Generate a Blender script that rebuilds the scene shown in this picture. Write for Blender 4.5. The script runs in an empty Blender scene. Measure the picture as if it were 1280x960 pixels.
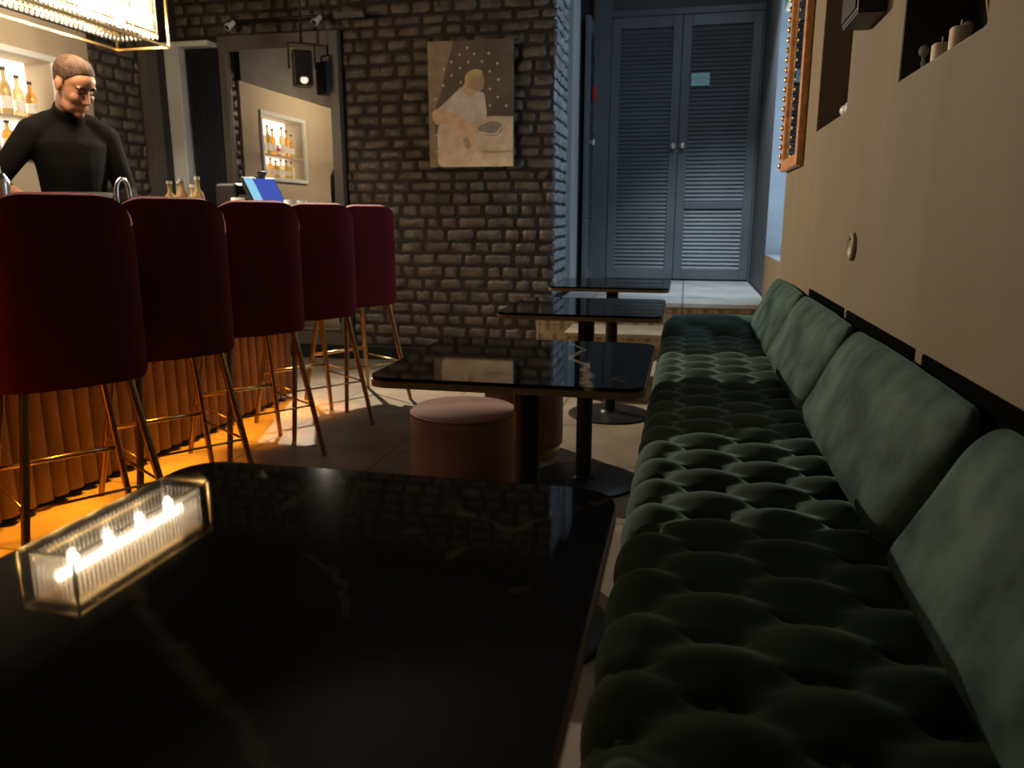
import bpy, bmesh, math, random
from mathutils import Vector, Matrix, noise
random.seed(7)
PI = math.pi
C = bpy.context.scene.collection
SC = bpy.context.scene
R = math.radians
CAMZ = 1.02

# ------------------------------------------------------------------ materials
def newmat(name):
    m = bpy.data.materials.new(name); m.use_nodes = True
    nt = m.node_tree
    return m, nt, nt.nodes['Principled BSDF']

def pbr(name, col, rough=.5, metal=0, spec=.5, sheen=0, sheen_tint=None, sheen_rough=.4, noise_scale=0, noise_amt=0,
        bump=0, bump_scale=60, coat=0, emit=None, estr=0, col2=None, trans=0, ior=1.45, detail=4):
    m, nt, b = newmat(name)
    b.inputs['Base Color'].default_value = (*col, 1)
    b.inputs['Roughness'].default_value = rough
    b.inputs['Metallic'].default_value = metal
    b.inputs['Specular IOR Level'].default_value = spec
    b.inputs['IOR'].default_value = ior
    if trans: b.inputs['Transmission Weight'].default_value = trans
    if sheen:
        b.inputs['Sheen Weight'].default_value = sheen
        b.inputs['Sheen Roughness'].default_value = sheen_rough
        b.inputs['Sheen Tint'].default_value = (*(sheen_tint or (1, 1, 1)), 1)
    if coat:
        b.inputs['Coat Weight'].default_value = coat; b.inputs['Coat Roughness'].default_value = .03
    if emit:
        b.inputs['Emission Color'].default_value = (*emit, 1); b.inputs['Emission Strength'].default_value = estr
    tc = nt.nodes.new('ShaderNodeTexCoord')
    if noise_scale:
        n = nt.nodes.new('ShaderNodeTexNoise'); n.inputs['Scale'].default_value = noise_scale; n.inputs['Detail'].default_value = detail
        nt.links.new(tc.outputs['Object'], n.inputs['Vector'])
        r = nt.nodes.new('ShaderNodeMix'); r.data_type = 'RGBA'
        c2 = col2 or tuple(min(1, c * (1 + noise_amt)) for c in col)
        c1 = col if col2 else tuple(c * (1 - noise_amt) for c in col)
        r.inputs[6].default_value = (*c1, 1); r.inputs[7].default_value = (*c2, 1)
        mr = nt.nodes.new('ShaderNodeMapRange'); mr.inputs[1].default_value = .36; mr.inputs[2].default_value = .64
        nt.links.new(n.outputs['Fac'], mr.inputs[0]); nt.links.new(mr.outputs[0], r.inputs[0])
        nt.links.new(r.outputs[2], b.inputs['Base Color'])
    if bump:
        n2 = nt.nodes.new('ShaderNodeTexNoise'); n2.inputs['Scale'].default_value = bump_scale; n2.inputs['Detail'].default_value = 5
        nt.links.new(tc.outputs['Object'], n2.inputs['Vector'])
        bp = nt.nodes.new('ShaderNodeBump'); bp.inputs['Strength'].default_value = bump; bp.inputs['Distance'].default_value = .01
        nt.links.new(n2.outputs['Fac'], bp.inputs['Height']); nt.links.new(bp.outputs[0], b.inputs['Normal'])
    return m

M = {}
M['brick'] = pbr('painted_brick', (.10, .080, .058), .5, noise_scale=9, noise_amt=.35, bump=.5, bump_scale=45)
M['mortar'] = pbr('mortar', (.028, .023, .018), .8, bump=.4, bump_scale=70)
M['dark_wall'] = pbr('dark_wall', (.05, .043, .036), .7, noise_scale=6, noise_amt=.2)
M['ceil'] = pbr('black_ceiling', (.014, .013, .012), .8, noise_scale=6, noise_amt=.2)
M['black'] = pbr('black_satin', (.012, .012, .012), .45)
M['black_metal'] = pbr('black_metal', (.015, .014, .013), .38, spec=.4)
M['brass'] = pbr('brass', (.62, .43, .18), .28, 1)
M['brass_dark'] = pbr('aged_brass', (.36, .22, .09), .38, 1)
M['burgundy'] = pbr('burgundy_velvet', (.105, .008, .014), .85, spec=.15, sheen=.4, sheen_tint=(.6, .12, .14), noise_scale=5, noise_amt=.12)
M['pink'] = pbr('rose_velvet', (.23, .125, .105), .85, spec=.15, sheen=.5, sheen_tint=(.7, .5, .45), noise_scale=7, noise_amt=.18)
M['green'] = pbr('green_velvet', (.034, .062, .05), .8, spec=.2, sheen=.55, sheen_tint=(.38, .58, .50), sheen_rough=.35, noise_scale=8, noise_amt=.2)
M['green_worn'] = pbr('green_velvet_brushed', (.010, .028, .025), .8, spec=.2, sheen=.25, sheen_tint=(.30, .52, .46), sheen_rough=.4, noise_scale=7.5,
                      col2=(.072, .115, .096), detail=10, bump=.35, bump_scale=9)
M['wood_panel'] = pbr('bar_wood', (.085, .044, .022), .5, noise_scale=5, noise_amt=.25)
M['black_wood'] = pbr('black_worktop', (.02, .018, .016), .25)
M['grey_paint'] = pbr('light_grey_paint', (.62, .63, .60), .6)
M['white_paint'] = pbr('white_paint', (.7, .7, .66), .5)
M['navy'] = pbr('navy_fabric', (.008, .009, .016), .9)
M['frame_dark'] = pbr('dark_frame', (.10, .085, .065), .45)
M['mirror'] = pbr('mirror_glass', (.82, .82, .8), .0, 1)
M['door'] = pbr('blue_grey_paint', (.125, .138, .148), .45, noise_scale=4, noise_amt=.08)
M['alcove'] = pbr('alcove_paint', (.085, .085, .085), .6)
M['trim_grey'] = pbr('trim_grey', (.36, .38, .40), .45)
M['orange_wood'] = pbr('orange_wood', (.55, .25, .10), .35, noise_scale=30, noise_amt=.25)
M['wax'] = pbr('candle_wax', (.78, .62, .40), .55, noise_scale=30, noise_amt=.1)
M['wick'] = pbr('wick', (.65, .6, .5), .7)
M['glass'] = pbr('clear_glass', (.95, .95, .93), .05, trans=.7, ior=1.5, spec=.8)
M['cut_glass'] = pbr('cut_glass', (.75, .74, .7), .08, trans=.45, ior=1.5, spec=1)
M['steel'] = pbr('steel', (.72, .70, .66), .22, 1)
M['chrome'] = pbr('pale_knob', (.75, .73, .7), .2, .6)
M['red_plastic'] = pbr('red_plastic', (.5, .03, .03), .4)
M['cyan_card'] = pbr('cyan_card', (.42, .72, .74), .5)
M['cyan_dark'] = pbr('cyan_print', (.2, .48, .52), .5)
M['sign_green'] = pbr('sign_green', (.02, .35, .22), .4)
M['skin'] = pbr('skin', (.38, .165, .085), .5, spec=.4, noise_scale=25, noise_amt=.06)
M['hair'] = pbr('brown_hair', (.06, .032, .019), .7, spec=.15, noise_scale=50, noise_amt=.35, bump=.6, bump_scale=90)
M['brow'] = pbr('dark_brow', (.02, .011, .007), .9, spec=0)
M['lip'] = pbr('lip', (.42, .17, .12), .5)
M['sweater'] = pbr('black_knit', (.007, .0055, .005), .9, spec=.15, bump=.3, bump_scale=180)
M['apron'] = pbr('charcoal_apron', (.013, .0115, .011), .8)
M['trousers'] = pbr('dark_trousers', (.02, .02, .022), .85)
M['amber_glass'] = pbr('amber_bottle', (.75, .32, .05), .08, trans=.6)
M['gold_liquid'] = pbr('golden_bottle', (.85, .62, .3), .1, trans=.5)
M['red_bottle'] = pbr('red_bottle', (.5, .01, .05), .15, trans=.3)
M['ochre_bottle'] = pbr('ochre_bottle', (.62, .42, .16), .2, trans=.2)
M['white_china'] = pbr('white_china', (.8, .78, .72), .3)
M['reed'] = pbr('reed', (.75, .55, .22), .6)
M['shelf_wood'] = pbr('shelf_wood', (.45, .36, .24), .5)
M['door_wood'] = pbr('pale_door', (.5, .42, .25), .5)

# plaster
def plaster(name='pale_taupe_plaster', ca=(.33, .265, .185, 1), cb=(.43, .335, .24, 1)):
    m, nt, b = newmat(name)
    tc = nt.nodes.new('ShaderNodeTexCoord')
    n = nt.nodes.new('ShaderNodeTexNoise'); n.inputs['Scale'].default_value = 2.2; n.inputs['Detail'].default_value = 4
    m0 = nt.nodes.new('ShaderNodeMapping'); m0.inputs['Scale'].default_value = (1, 1.7, .4)  # upright bands of tone paint in light streaks from the chandelier rods
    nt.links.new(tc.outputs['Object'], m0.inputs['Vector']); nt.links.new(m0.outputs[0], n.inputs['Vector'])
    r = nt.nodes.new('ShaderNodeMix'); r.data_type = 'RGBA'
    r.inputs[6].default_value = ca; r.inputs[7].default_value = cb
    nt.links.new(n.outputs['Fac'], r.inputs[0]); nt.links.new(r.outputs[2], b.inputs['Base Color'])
    b.inputs['Roughness'].default_value = .75
    b.inputs['Specular IOR Level'].default_value = .25
    n2 = nt.nodes.new('ShaderNodeTexNoise'); n2.inputs['Scale'].default_value = 5; n2.inputs['Detail'].default_value = 6
    mp = nt.nodes.new('ShaderNodeMapping'); mp.inputs['Rotation'].default_value = (R(38), 0, 0); mp.inputs['Scale'].default_value = (1, .35, 1.2)
    nt.links.new(tc.outputs['Object'], mp.inputs['Vector']); nt.links.new(tc.outputs['Object'], n2.inputs['Vector'])
    # thin trowel scratches on the diagonal
    v = nt.nodes.new('ShaderNodeTexVoronoi'); v.feature = 'DISTANCE_TO_EDGE'; v.inputs['Scale'].default_value = 2.1
    nt.links.new(mp.outputs[0], v.inputs['Vector'])
    mr = nt.nodes.new('ShaderNodeMapRange'); mr.inputs[1].default_value = 0; mr.inputs[2].default_value = .010
    nt.links.new(v.outputs['Distance'], mr.inputs[0])
    ad = nt.nodes.new('ShaderNodeMath'); ad.operation = 'MULTIPLY_ADD'; ad.inputs[1].default_value = .12
    nt.links.new(mr.outputs[0], ad.inputs[0]); nt.links.new(n2.outputs['Fac'], ad.inputs[2])
    bp = nt.nodes.new('ShaderNodeBump'); bp.inputs['Strength'].default_value = .22; bp.inputs['Distance'].default_value = .012
    nt.links.new(ad.outputs[0], bp.inputs['Height']); nt.links.new(bp.outputs[0], b.inputs['Normal'])
    return m
M['plaster'] = plaster()
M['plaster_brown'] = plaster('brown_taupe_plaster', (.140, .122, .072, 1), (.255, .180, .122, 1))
M['reveal'] = pbr('pale_reveal', (.27, .27, .265), .6, noise_scale=8, noise_amt=.1)

def tile(name, c1, c2, mortar, w, hgt, rough, offset=0., damask=False, ms=.006):
    m, nt, b = newmat(name)
    tc = nt.nodes.new('ShaderNodeTexCoord')
    br = nt.nodes.new('ShaderNodeTexBrick'); br.offset = offset
    br.inputs['Color1'].default_value = (*c1, 1); br.inputs['Color2'].default_value = (*c2, 1); br.inputs['Mortar'].default_value = (*mortar, 1)
    br.inputs['Scale'].default_value = 1; br.inputs['Mortar Size'].default_value = ms; br.inputs['Brick Width'].default_value = w; br.inputs['Row Height'].default_value = hgt
    br.inputs['Bias'].default_value = 0
    mp = nt.nodes.new('ShaderNodeMapping')
    if damask: mp.inputs['Rotation'].default_value = (R(-90), 0, 0)
    nt.links.new(tc.outputs['Object'], mp.inputs['Vector']); nt.links.new(mp.outputs[0], br.inputs['Vector'])
    n = nt.nodes.new('ShaderNodeTexNoise'); n.inputs['Scale'].default_value = 5; n.inputs['Detail'].default_value = 8
    nt.links.new(tc.outputs['Object'], n.inputs['Vector'])
    mx = nt.nodes.new('ShaderNodeMix'); mx.data_type = 'RGBA'; mx.blend_type = 'MULTIPLY'; mx.inputs[0].default_value = 1
    cr = nt.nodes.new('ShaderNodeMapRange'); cr.inputs[3].default_value = .45; cr.inputs[4].default_value = 1.35
    nt.links.new(n.outputs['Fac'], cr.inputs[0])
    nt.links.new(br.outputs['Color'], mx.inputs[6]); nt.links.new(cr.outputs[0], mx.inputs[7])
    last = mx.outputs[2]
    if damask:   # scrolling ornament: sine lattice
        sx = nt.nodes.new('ShaderNodeSeparateXYZ'); nt.links.new(tc.outputs['Object'], sx.inputs[0])
        def sn(sock, k):
            a = nt.nodes.new('ShaderNodeMath'); a.operation = 'MULTIPLY'; a.inputs[1].default_value = k; nt.links.new(sock, a.inputs[0])
            s = nt.nodes.new('ShaderNodeMath'); s.operation = 'SINE'; nt.links.new(a.outputs[0], s.inputs[0]); return s.outputs[0]
        def op(o, a, c):
            q = nt.nodes.new('ShaderNodeMath'); q.operation = o
            for i, s in enumerate((a, c)):
                if isinstance(s, (int, float)): q.inputs[i].default_value = s
                else: nt.links.new(s, q.inputs[i])
            return q.outputs[0]
        f = op('ADD', op('MULTIPLY', sn(sx.outputs['X'], 62.8), sn(sx.outputs['Z'], 62.8)), op('MULTIPLY', sn(sx.outputs['X'], 125.6), sn(sx.outputs['Z'], 31.4)))
        f = op('ABSOLUTE', f, 0)
        g = op('LESS_THAN', f, .22)
        m2 = nt.nodes.new('ShaderNodeMix'); m2.data_type = 'RGBA'; m2.blend_type = 'MULTIPLY'
        nt.links.new(op('MULTIPLY', g, .75), m2.inputs[0]); nt.links.new(last, m2.inputs[6]); m2.inputs[7].default_value = (.35, .3, .24, 1)
        last = m2.outputs[2]
    nt.links.new(last, b.inputs['Base Color'])
    b.inputs['Roughness'].default_value = rough
    bp = nt.nodes.new('ShaderNodeBump'); bp.inputs['Strength'].default_value = .25; bp.inputs['Distance'].default_value = .004
    nt.links.new(n.outputs['Fac'], bp.inputs['Height']); nt.links.new(bp.outputs[0], b.inputs['Normal'])
    return m
M['floor'] = tile('floor_tiles', (.34, .27, .19), (.29, .23, .165), (.14, .11, .08), .62, .62, .42)
M['riser'] = tile('patterned_riser_tiles', (.46, .33, .18), (.40, .29, .16), (.2, .14, .08), .32, .165, .5, damask=True, ms=.004)
M['warm_tread'] = tile('warm_step_tiles', (.36, .29, .20), (.31, .25, .18), (.16, .13, .1), .62, .62, .45)
M['tread'] = tile('pale_step_tiles', (.58, .56, .52), (.52, .51, .48), (.2, .2, .19), .62, .62, .4)

def marble():
    m, nt, b = newmat('black_marble')
    at = nt.nodes.new('ShaderNodeAttribute'); at.attribute_name = 'vein'
    tc = nt.nodes.new('ShaderNodeTexCoord')
    n = nt.nodes.new('ShaderNodeTexNoise'); n.inputs['Scale'].default_value = 7; n.inputs['Detail'].default_value = 9; n.inputs['Distortion'].default_value = 1.2
    nt.links.new(tc.outputs['Object'], n.inputs['Vector'])
    r = nt.nodes.new('ShaderNodeMix'); r.data_type = 'RGBA'
    r.inputs[6].default_value = (.004, .004, .004, 1); r.inputs[7].default_value = (.012, .0105, .009, 1)
    nt.links.new(n.outputs['Fac'], r.inputs[0])
    r2 = nt.nodes.new('ShaderNodeMix'); r2.data_type = 'RGBA'
    nt.links.new(at.outputs['Fac'], r2.inputs[0]); nt.links.new(r.outputs[2], r2.inputs[6]); r2.inputs[7].default_value = (.50, .37, .24, 1)
    nt.links.new(r2.outputs[2], b.inputs['Base Color'])
    b.inputs['Roughness'].default_value = .035; b.inputs['Specular IOR Level'].default_value = .5; b.inputs['IOR'].default_value = 1.5
    return m
M['marble'] = marble()

def emis(name, col, s):
    m = bpy.data.materials.new(name); m.use_nodes = True; nt = m.node_tree; nt.nodes.clear()
    e = nt.nodes.new('ShaderNodeEmission'); e.inputs[0].default_value = (*col, 1); e.inputs[1].default_value = s
    o = nt.nodes.new('ShaderNodeOutputMaterial'); nt.links.new(e.outputs[0], o.inputs[0]); return m
M['bulb'] = emis('lit_bulb', (1, .83, .60), 320)
M['tube'] = emis('lit_tube', (1, .83, .60), 45)
M['spot_face'] = emis('lit_spot_lens', (1, .85, .65), .7)
M['niche_glow'] = emis('backlit_panel', (1, .88, .66), 2.4)
M['amber_led'] = emis('amber_led', (1, .42, .06), 6)
M['window'] = emis('dusk_window', (.45, .70, 1.0), 2.7)
M['screen'] = emis('till_screen', (.10, .16, .75), .4)
M['screen_bar'] = emis('till_screen_bar', (.35, .75, 1), .55)

def crystal():
    m = bpy.data.materials.new('crystal_rod'); m.use_nodes = True; nt = m.node_tree; nt.nodes.clear()
    t = nt.nodes.new('ShaderNodeBsdfTransparent'); t.inputs[0].default_value = (.93, .9, .84, 1)
    g = nt.nodes.new('ShaderNodeBsdfGlossy'); g.inputs['Roughness'].default_value = .12
    tr = nt.nodes.new('ShaderNodeBsdfTranslucent'); tr.inputs[0].default_value = (1, .93, .8, 1)
    m1 = nt.nodes.new('ShaderNodeMixShader'); m1.inputs[0].default_value = .25
    m2 = nt.nodes.new('ShaderNodeMixShader'); m2.inputs[0].default_value = .22
    o = nt.nodes.new('ShaderNodeOutputMaterial')
    nt.links.new(t.outputs[0], m1.inputs[1]); nt.links.new(g.outputs[0], m1.inputs[2])
    nt.links.new(m1.outputs[0], m2.inputs[1]); nt.links.new(tr.outputs[0], m2.inputs[2]); nt.links.new(m2.outputs[0], o.inputs[0]); return m
M['crystal'] = crystal()

# ------------------------------------------------------------------ mesh helpers
def bm_new(): return bmesh.new()

def add_box(bm, c, s, rot=None):
    vs = []
    for dx in (-.5, .5):
        for dy in (-.5, .5):
            for dz in (-.5, .5):
                v = Vector((dx * s[0], dy * s[1], dz * s[2]))
                if rot is not None: v = rot @ v
                vs.append(bm.verts.new(v + Vector(c)))
    for f in ((0, 1, 3, 2), (4, 6, 7, 5), (0, 4, 5, 1), (2, 3, 7, 6), (0, 2, 6, 4), (1, 5, 7, 3)):
        bm.faces.new([vs[i] for i in f])

def bx(bm, x0, x1, y0, y1, z0, z1):
    add_box(bm, ((x0 + x1) / 2, (y0 + y1) / 2, (z0 + z1) / 2), (abs(x1 - x0), abs(y1 - y0), abs(z1 - z0)))

def add_tube(bm, pts, rad, n=12, cap=True, ell=None):
    """tube through pts; rad number or list; ell = (a,b,up) elliptical section scale"""
    pts = [Vector(p) for p in pts]
    if not isinstance(rad, (list, tuple)): rad = [rad] * len(pts)
    rings = []; up0 = None
    for i, p in enumerate(pts):
        d = (pts[min(i + 1, len(pts) - 1)] - pts[max(i - 1, 0)]).normalized()
        if up0 is None:
            up0 = Vector((0, 0, 1)) if abs(d.z) < .9 else Vector((1, 0, 0))
        u = d.cross(up0)
        if u.length < 1e-5: u = d.orthogonal()
        u.normalize(); v = u.cross(d).normalized(); up0 = v
        ring = []
        for k in range(n):
            a = 2 * PI * k / n
            r = rad[i]
            ra, rb = r if isinstance(r, (list, tuple)) else (r, r)
            ring.append(bm.verts.new(p + u * math.cos(a) * ra + v * math.sin(a) * rb))
        rings.append(ring)
    for i in range(len(rings) - 1):
        for k in range(n):
            bm.faces.new((rings[i][k], rings[i][(k + 1) % n], rings[i + 1][(k + 1) % n], rings[i + 1][k]))
    if cap:
        bm.faces.new(list(reversed(rings[0]))); bm.faces.new(rings[-1])

def add_loft(bm, secs, n=24):
    """secs: list of (center, (rx, ry)) horizontal ellipses, bottom to top"""
    rings = []
    for c, (rx, ry) in secs:
        rings.append([bm.verts.new((c[0] + rx * math.cos(2 * PI * k / n), c[1] + ry * math.sin(2 * PI * k / n), c[2])) for k in range(n)])
    for i in range(len(rings) - 1):
        for k in range(n):
            bm.faces.new((rings[i][k], rings[i][(k + 1) % n], rings[i + 1][(k + 1) % n], rings[i + 1][k]))
    bm.faces.new(list(reversed(rings[0]))); bm.faces.new(rings[-1])

def add_lathe(bm, prof, c=(0, 0, 0), n=32):
    """prof: list of (r,z)"""
    rings = []
    for r, z in prof:
        if r < 1e-5: rings.append([bm.verts.new((c[0], c[1], c[2] + z))])
        else: rings.append([bm.verts.new((c[0] + r * math.cos(2 * PI * k / n), c[1] + r * math.sin(2 * PI * k / n), c[2] + z)) for k in range(n)])
    for i in range(len(rings) - 1):
        a, b = rings[i], rings[i + 1]
        for k in range(n):
            q = (k + 1) % n
            if len(a) == 1 and len(b) == 1: continue
            if len(a) == 1: bm.faces.new((a[0], b[q], b[k]))
            elif len(b) == 1: bm.faces.new((a[k], a[q], b[0]))
            else: bm.faces.new((a[k], a[q], b[q], b[k]))
    if len(rings[0]) > 1: bm.faces.new(list(reversed(rings[0])))
    if len(rings[-1]) > 1: bm.faces.new(rings[-1])

def add_ell(bm, c, r, rot=None, nu=20, nv=12):
    c = Vector(c); vs = []
    top = None
    rings = []
    for j in range(nv + 1):
        th = PI * j / nv
        ring = []
        cnt = 1 if j in (0, nv) else nu
        for k in range(cnt):
            a = 2 * PI * k / nu
            v = Vector((r[0] * math.sin(th) * math.cos(a), r[1] * math.sin(th) * math.sin(a), r[2] * math.cos(th)))
            if rot is not None: v = rot @ v
            ring.append(bm.verts.new(c + v))
        rings.append(ring)
    for j in range(nv):
        a, b = rings[j], rings[j + 1]
        for k in range(nu):
            q = (k + 1) % nu
            if len(a) == 1: bm.faces.new((a[0], b[k], b[q]))
            elif len(b) == 1: bm.faces.new((a[k], b[0], a[q]))
            else: bm.faces.new((a[k], b[k], b[q], a[q]))

def add_grid(bm, nu, nv, fn, closed_u=False):
    vs = [[bm.verts.new(fn(i / (nu - 1), j / (nv - 1))) for j in range(nv)] for i in range(nu)]
    for i in range(nu - 1):
        for j in range(nv - 1):
            bm.faces.new((vs[i][j], vs[i + 1][j], vs[i + 1][j + 1], vs[i][j + 1]))
    return vs

def rounded_box_bm(bm, c, s, r, n=10, deform=None):
    """box with rounded edges from a subdivided cube; deform maps a Vector to a Vector"""
    s = Vector(s) / 2; cache = {}
    def vert(p):
        key = tuple(round(x, 5) for x in p)
        if key in cache: return cache[key]
        p = Vector((p[0] * s.x, p[1] * s.y, p[2] * s.z))
        rr = [min(r, s[i] * .999) for i in range(3)]
        q = Vector([max(-(s[i] - rr[i]), min(s[i] - rr[i], p[i])) for i in range(3)])
        d = p - q
        if d.length > 1e-9:
            dn = Vector([d[i] / rr[i] for i in range(3)])
            m = max(abs(x) for x in dn)
            dn = dn.normalized() * m
            p = q + Vector([dn[i] * rr[i] for i in range(3)])
        if deform: p = deform(p)
        cache[key] = bm.verts.new(Vector(c) + p); return cache[key]
    # non-uniform samples so the rounded bands have enough rows
    def samples(h):
        rr = min(r, h * .999); k = 5
        a = [-1 + (rr / h) * (i / k) for i in range(k)]
        mid = [(-1 + rr / h) + (2 - 2 * rr / h) * i / n for i in range(n + 1)]
        return a + mid + [-x for x in reversed(a)]
    S = [samples(s[i]) for i in range(3)]
    for ax in range(3):
        u, v = [(1, 2), (2, 0), (0, 1)][ax]
        for sg in (-1, 1):
            for i in range(len(S[u]) - 1):
                for j in range(len(S[v]) - 1):
                    def P(a, b):
                        p = [0, 0, 0]; p[ax] = sg; p[u] = S[u][a]; p[v] = S[v][b]; return vert(p)
                    f = [P(i, j), P(i + 1, j), P(i + 1, j + 1), P(i, j + 1)]
                    if sg < 0: f.reverse()
                    try: bm.faces.new(f)
                    except ValueError: pass

def obj(name, bm, mat, parent=None, smooth=False, bevel=0, seg=2, angle=None, loc=None):
    me = bpy.data.meshes.new(name)
    bmesh.ops.recalc_face_normals(bm, faces=bm.faces)
    bm.to_mesh(me); bm.free()
    o = bpy.data.objects.new(name, me); C.objects.link(o)
    if mat is not None: me.materials.append(M[mat] if isinstance(mat, str) else mat)
    if smooth:
        for p in me.polygons: p.use_smooth = True
    if angle:
        me.set_sharp_from_angle(angle=R(angle))
    if bevel:
        b = o.modifiers.new('bevel', 'BEVEL'); b.width = bevel; b.segments = seg; b.limit_method = 'ANGLE'
    if parent is not None: o.parent = parent
    if loc is not None: o.location = loc
    return o

def tag(o, label, cat, group=None):
    o['label'] = label; o['category'] = cat
    if group: o['group'] = group
    return o

def thing(name, label, cat, loc=(0, 0, 0), rotz=0, group=None):
    o = bpy.data.objects.new(name, None); C.objects.link(o); o.empty_display_size = .1
    o.location = loc; o.rotation_euler = (0, 0, rotz)
    return tag(o, label, cat, group)

def struct(name, bm, mat, parent=None, smooth=False, bevel=0, angle=None):
    o = obj(name, bm, mat, parent, smooth, bevel, angle=angle)
    if parent is None: o['kind'] = 'structure'
    return o

def dup(root, loc, rotz, label, group=None):
    r = root.copy(); C.objects.link(r); r.location = loc; r.rotation_euler = (0, 0, rotz); r['label'] = label
    if group: r['group'] = group
    for ch in list(root.children):
        c = ch.copy(); C.objects.link(c); c.parent = r
        for g in list(ch.children):
            d = g.copy(); C.objects.link(d); d.parent = c
    return r

# ------------------------------------------------------------------ room shell
XR, XL, YB, YA, ZC = .5, -3.636, 5.25, 7.1, 2.95
bm = bm_new(); bx(bm, XL - .3, .8, -1.6, 7.4, -.1, 0); struct('floor', bm, 'floor')
bm = bm_new(); bx(bm, XL - .3, .9, -1.6, 7.4, ZC, ZC + .1); struct('ceiling', bm, 'ceil')

# wall with rectangular holes: plane X = x, list of (y0,y1,z0,z1,depth)
def wall_x(name, x, thick, y0, y1, z0, z1, holes, mat):
    ys = sorted({y0, y1, *[h[0] for h in holes], *[h[1] for h in holes]})
    zs = sorted({z0, z1, *[h[2] for h in holes], *[h[3] for h in holes]})
    bm = bm_new()
    for i in range(len(ys) - 1):
        for j in range(len(zs) - 1):
            ym, zm = (ys[i] + ys[i + 1]) / 2, (zs[j] + zs[j + 1]) / 2
            if any(h[0] < ym < h[1] and h[2] < zm < h[3] for h in holes): continue
            bx(bm, x, x + thick, ys[i], ys[i + 1], zs[j], zs[j + 1])
    bmesh.ops.remove_doubles(bm, verts=bm.verts, dist=1e-5)
    return struct(name, bm, mat)

NB = 1.347
holes = [(1.60, 2.193, NB, 1.92, .16), (2.848, 3.469, 1.358, 2.02, .14), (4.36, 5.19, .785, 2.32, .1)]
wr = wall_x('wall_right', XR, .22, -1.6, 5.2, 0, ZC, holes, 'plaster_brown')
bm = bm_new(); bx(bm, XR + .06, XR + .28, 5.2, 7.3, 0, ZC); struct('wall_right_alcove', bm, 'alcove')
# dark linings of the two niches (thin boxes inside the recess)
def lining(name, h, mat):
    y0, y1, z0, z1, d = h; t = .004; e = .0015
    bm = bm_new()
    bx(bm, XR + d, XR + d + t, y0, y1, z0, z1)
    bx(bm, XR + e, XR + d, y1 - t, y1 - e / 3, z0, z1); bx(bm, XR + e, XR + d, y0 + e / 3, y0 + t, z0, z1)
    bx(bm, XR + e, XR + d, y0 + t, y1 - t, z1 - t, z1 - e / 3); bx(bm, XR + e, XR + d, y0 + t, y1 - t, z0 + e / 3, z0 + t)
    return struct(name, bm, mat)
M['niche'] = pbr('dark_niche_paint', (.03, .024, .018), .55)
M['niche_brown'] = pbr('brown_niche_paint', (.16, .125, .085), .7)
lining('trim_1', holes[0], 'niche'); lining('trim_2', holes[1], 'niche_brown')
# deep window in the right wall: pale reveal, dusk-lit pane at its outer side
y0, y1, z0, z1, d = holes[2]
bm = bm_new(); t = .006; e = .0006
bx(bm, XR - .001, XR + .19, y1 - t, y1 - e, z0, z1); bx(bm, XR - .001, XR + .19, y0 + e, y0 + t, z0, z1)
bx(bm, XR - .001, XR + .19, y0 + t, y1 - t, z0 + e, z0 + t); bx(bm, XR - .001, XR + .19, y0 + t, y1 - t, z1 - t, z1 - e)
w1 = struct('window_1', bm, 'reveal')
bm = bm_new()
bx(bm, XR + .17, XR + .20, y0 + t, y0 + .04, z0 + t, z1 - t); bx(bm, XR + .17, XR + .20, y1 - .04, y1 - t, z0 + t, z1 - t)
bx(bm, XR + .17, XR + .20, y0 + .04, y1 - .04, z0 + t, z0 + .04); bx(bm, XR + .17, XR + .20, y0 + .04, y1 - .04, z1 - .04, z1 - t)
obj('window_frame', bm, 'trim_grey', w1)
bm = bm_new(); bx(bm, XR + .185, XR + .19, y0 + .03, y1 - .03, z0 + .03, z1 - .03); obj('window_pane', bm, 'window', w1)

# left wall with the lit niche
LN = (3.30, 4.055, 1.37, 1.90)
ys = [-1.6, LN[0], LN[1], 4.36]
bm = bm_new()
bx(bm, XL - .3, XL, -1.6, LN[0], 0, 2.12); bx(bm, XL - .3, XL, LN[1], 4.36, 0, 2.12)
bx(bm, XL - .3, XL, LN[0], LN[1], 0, LN[2]); bx(bm, XL - .3, XL, LN[0], LN[1], LN[3], 2.12)
struct('wall_left', bm, 'plaster')
bm = bm_new(); bx(bm, XL - .3, XL + .02, -1.6, 4.36, 2.12, ZC); struct('trim_3', bm, 'dark_wall')
bm = bm_new(); bx(bm, XL - .3, XL - .03, 4.36, YB, 0, ZC); struct('wall_left_brick', bm, 'mortar')
bm = bm_new(); bx(bm, XL - .03, XL + .03, 4.86, 4.98, 0, 2.2); struct('trim_4', bm, 'frame_dark')
bm = bm_new(); bx(bm, XL - .03, XL + .012, 4.98, YB - .165, 0, 2.2); struct('trim_5', bm, 'black')
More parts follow.
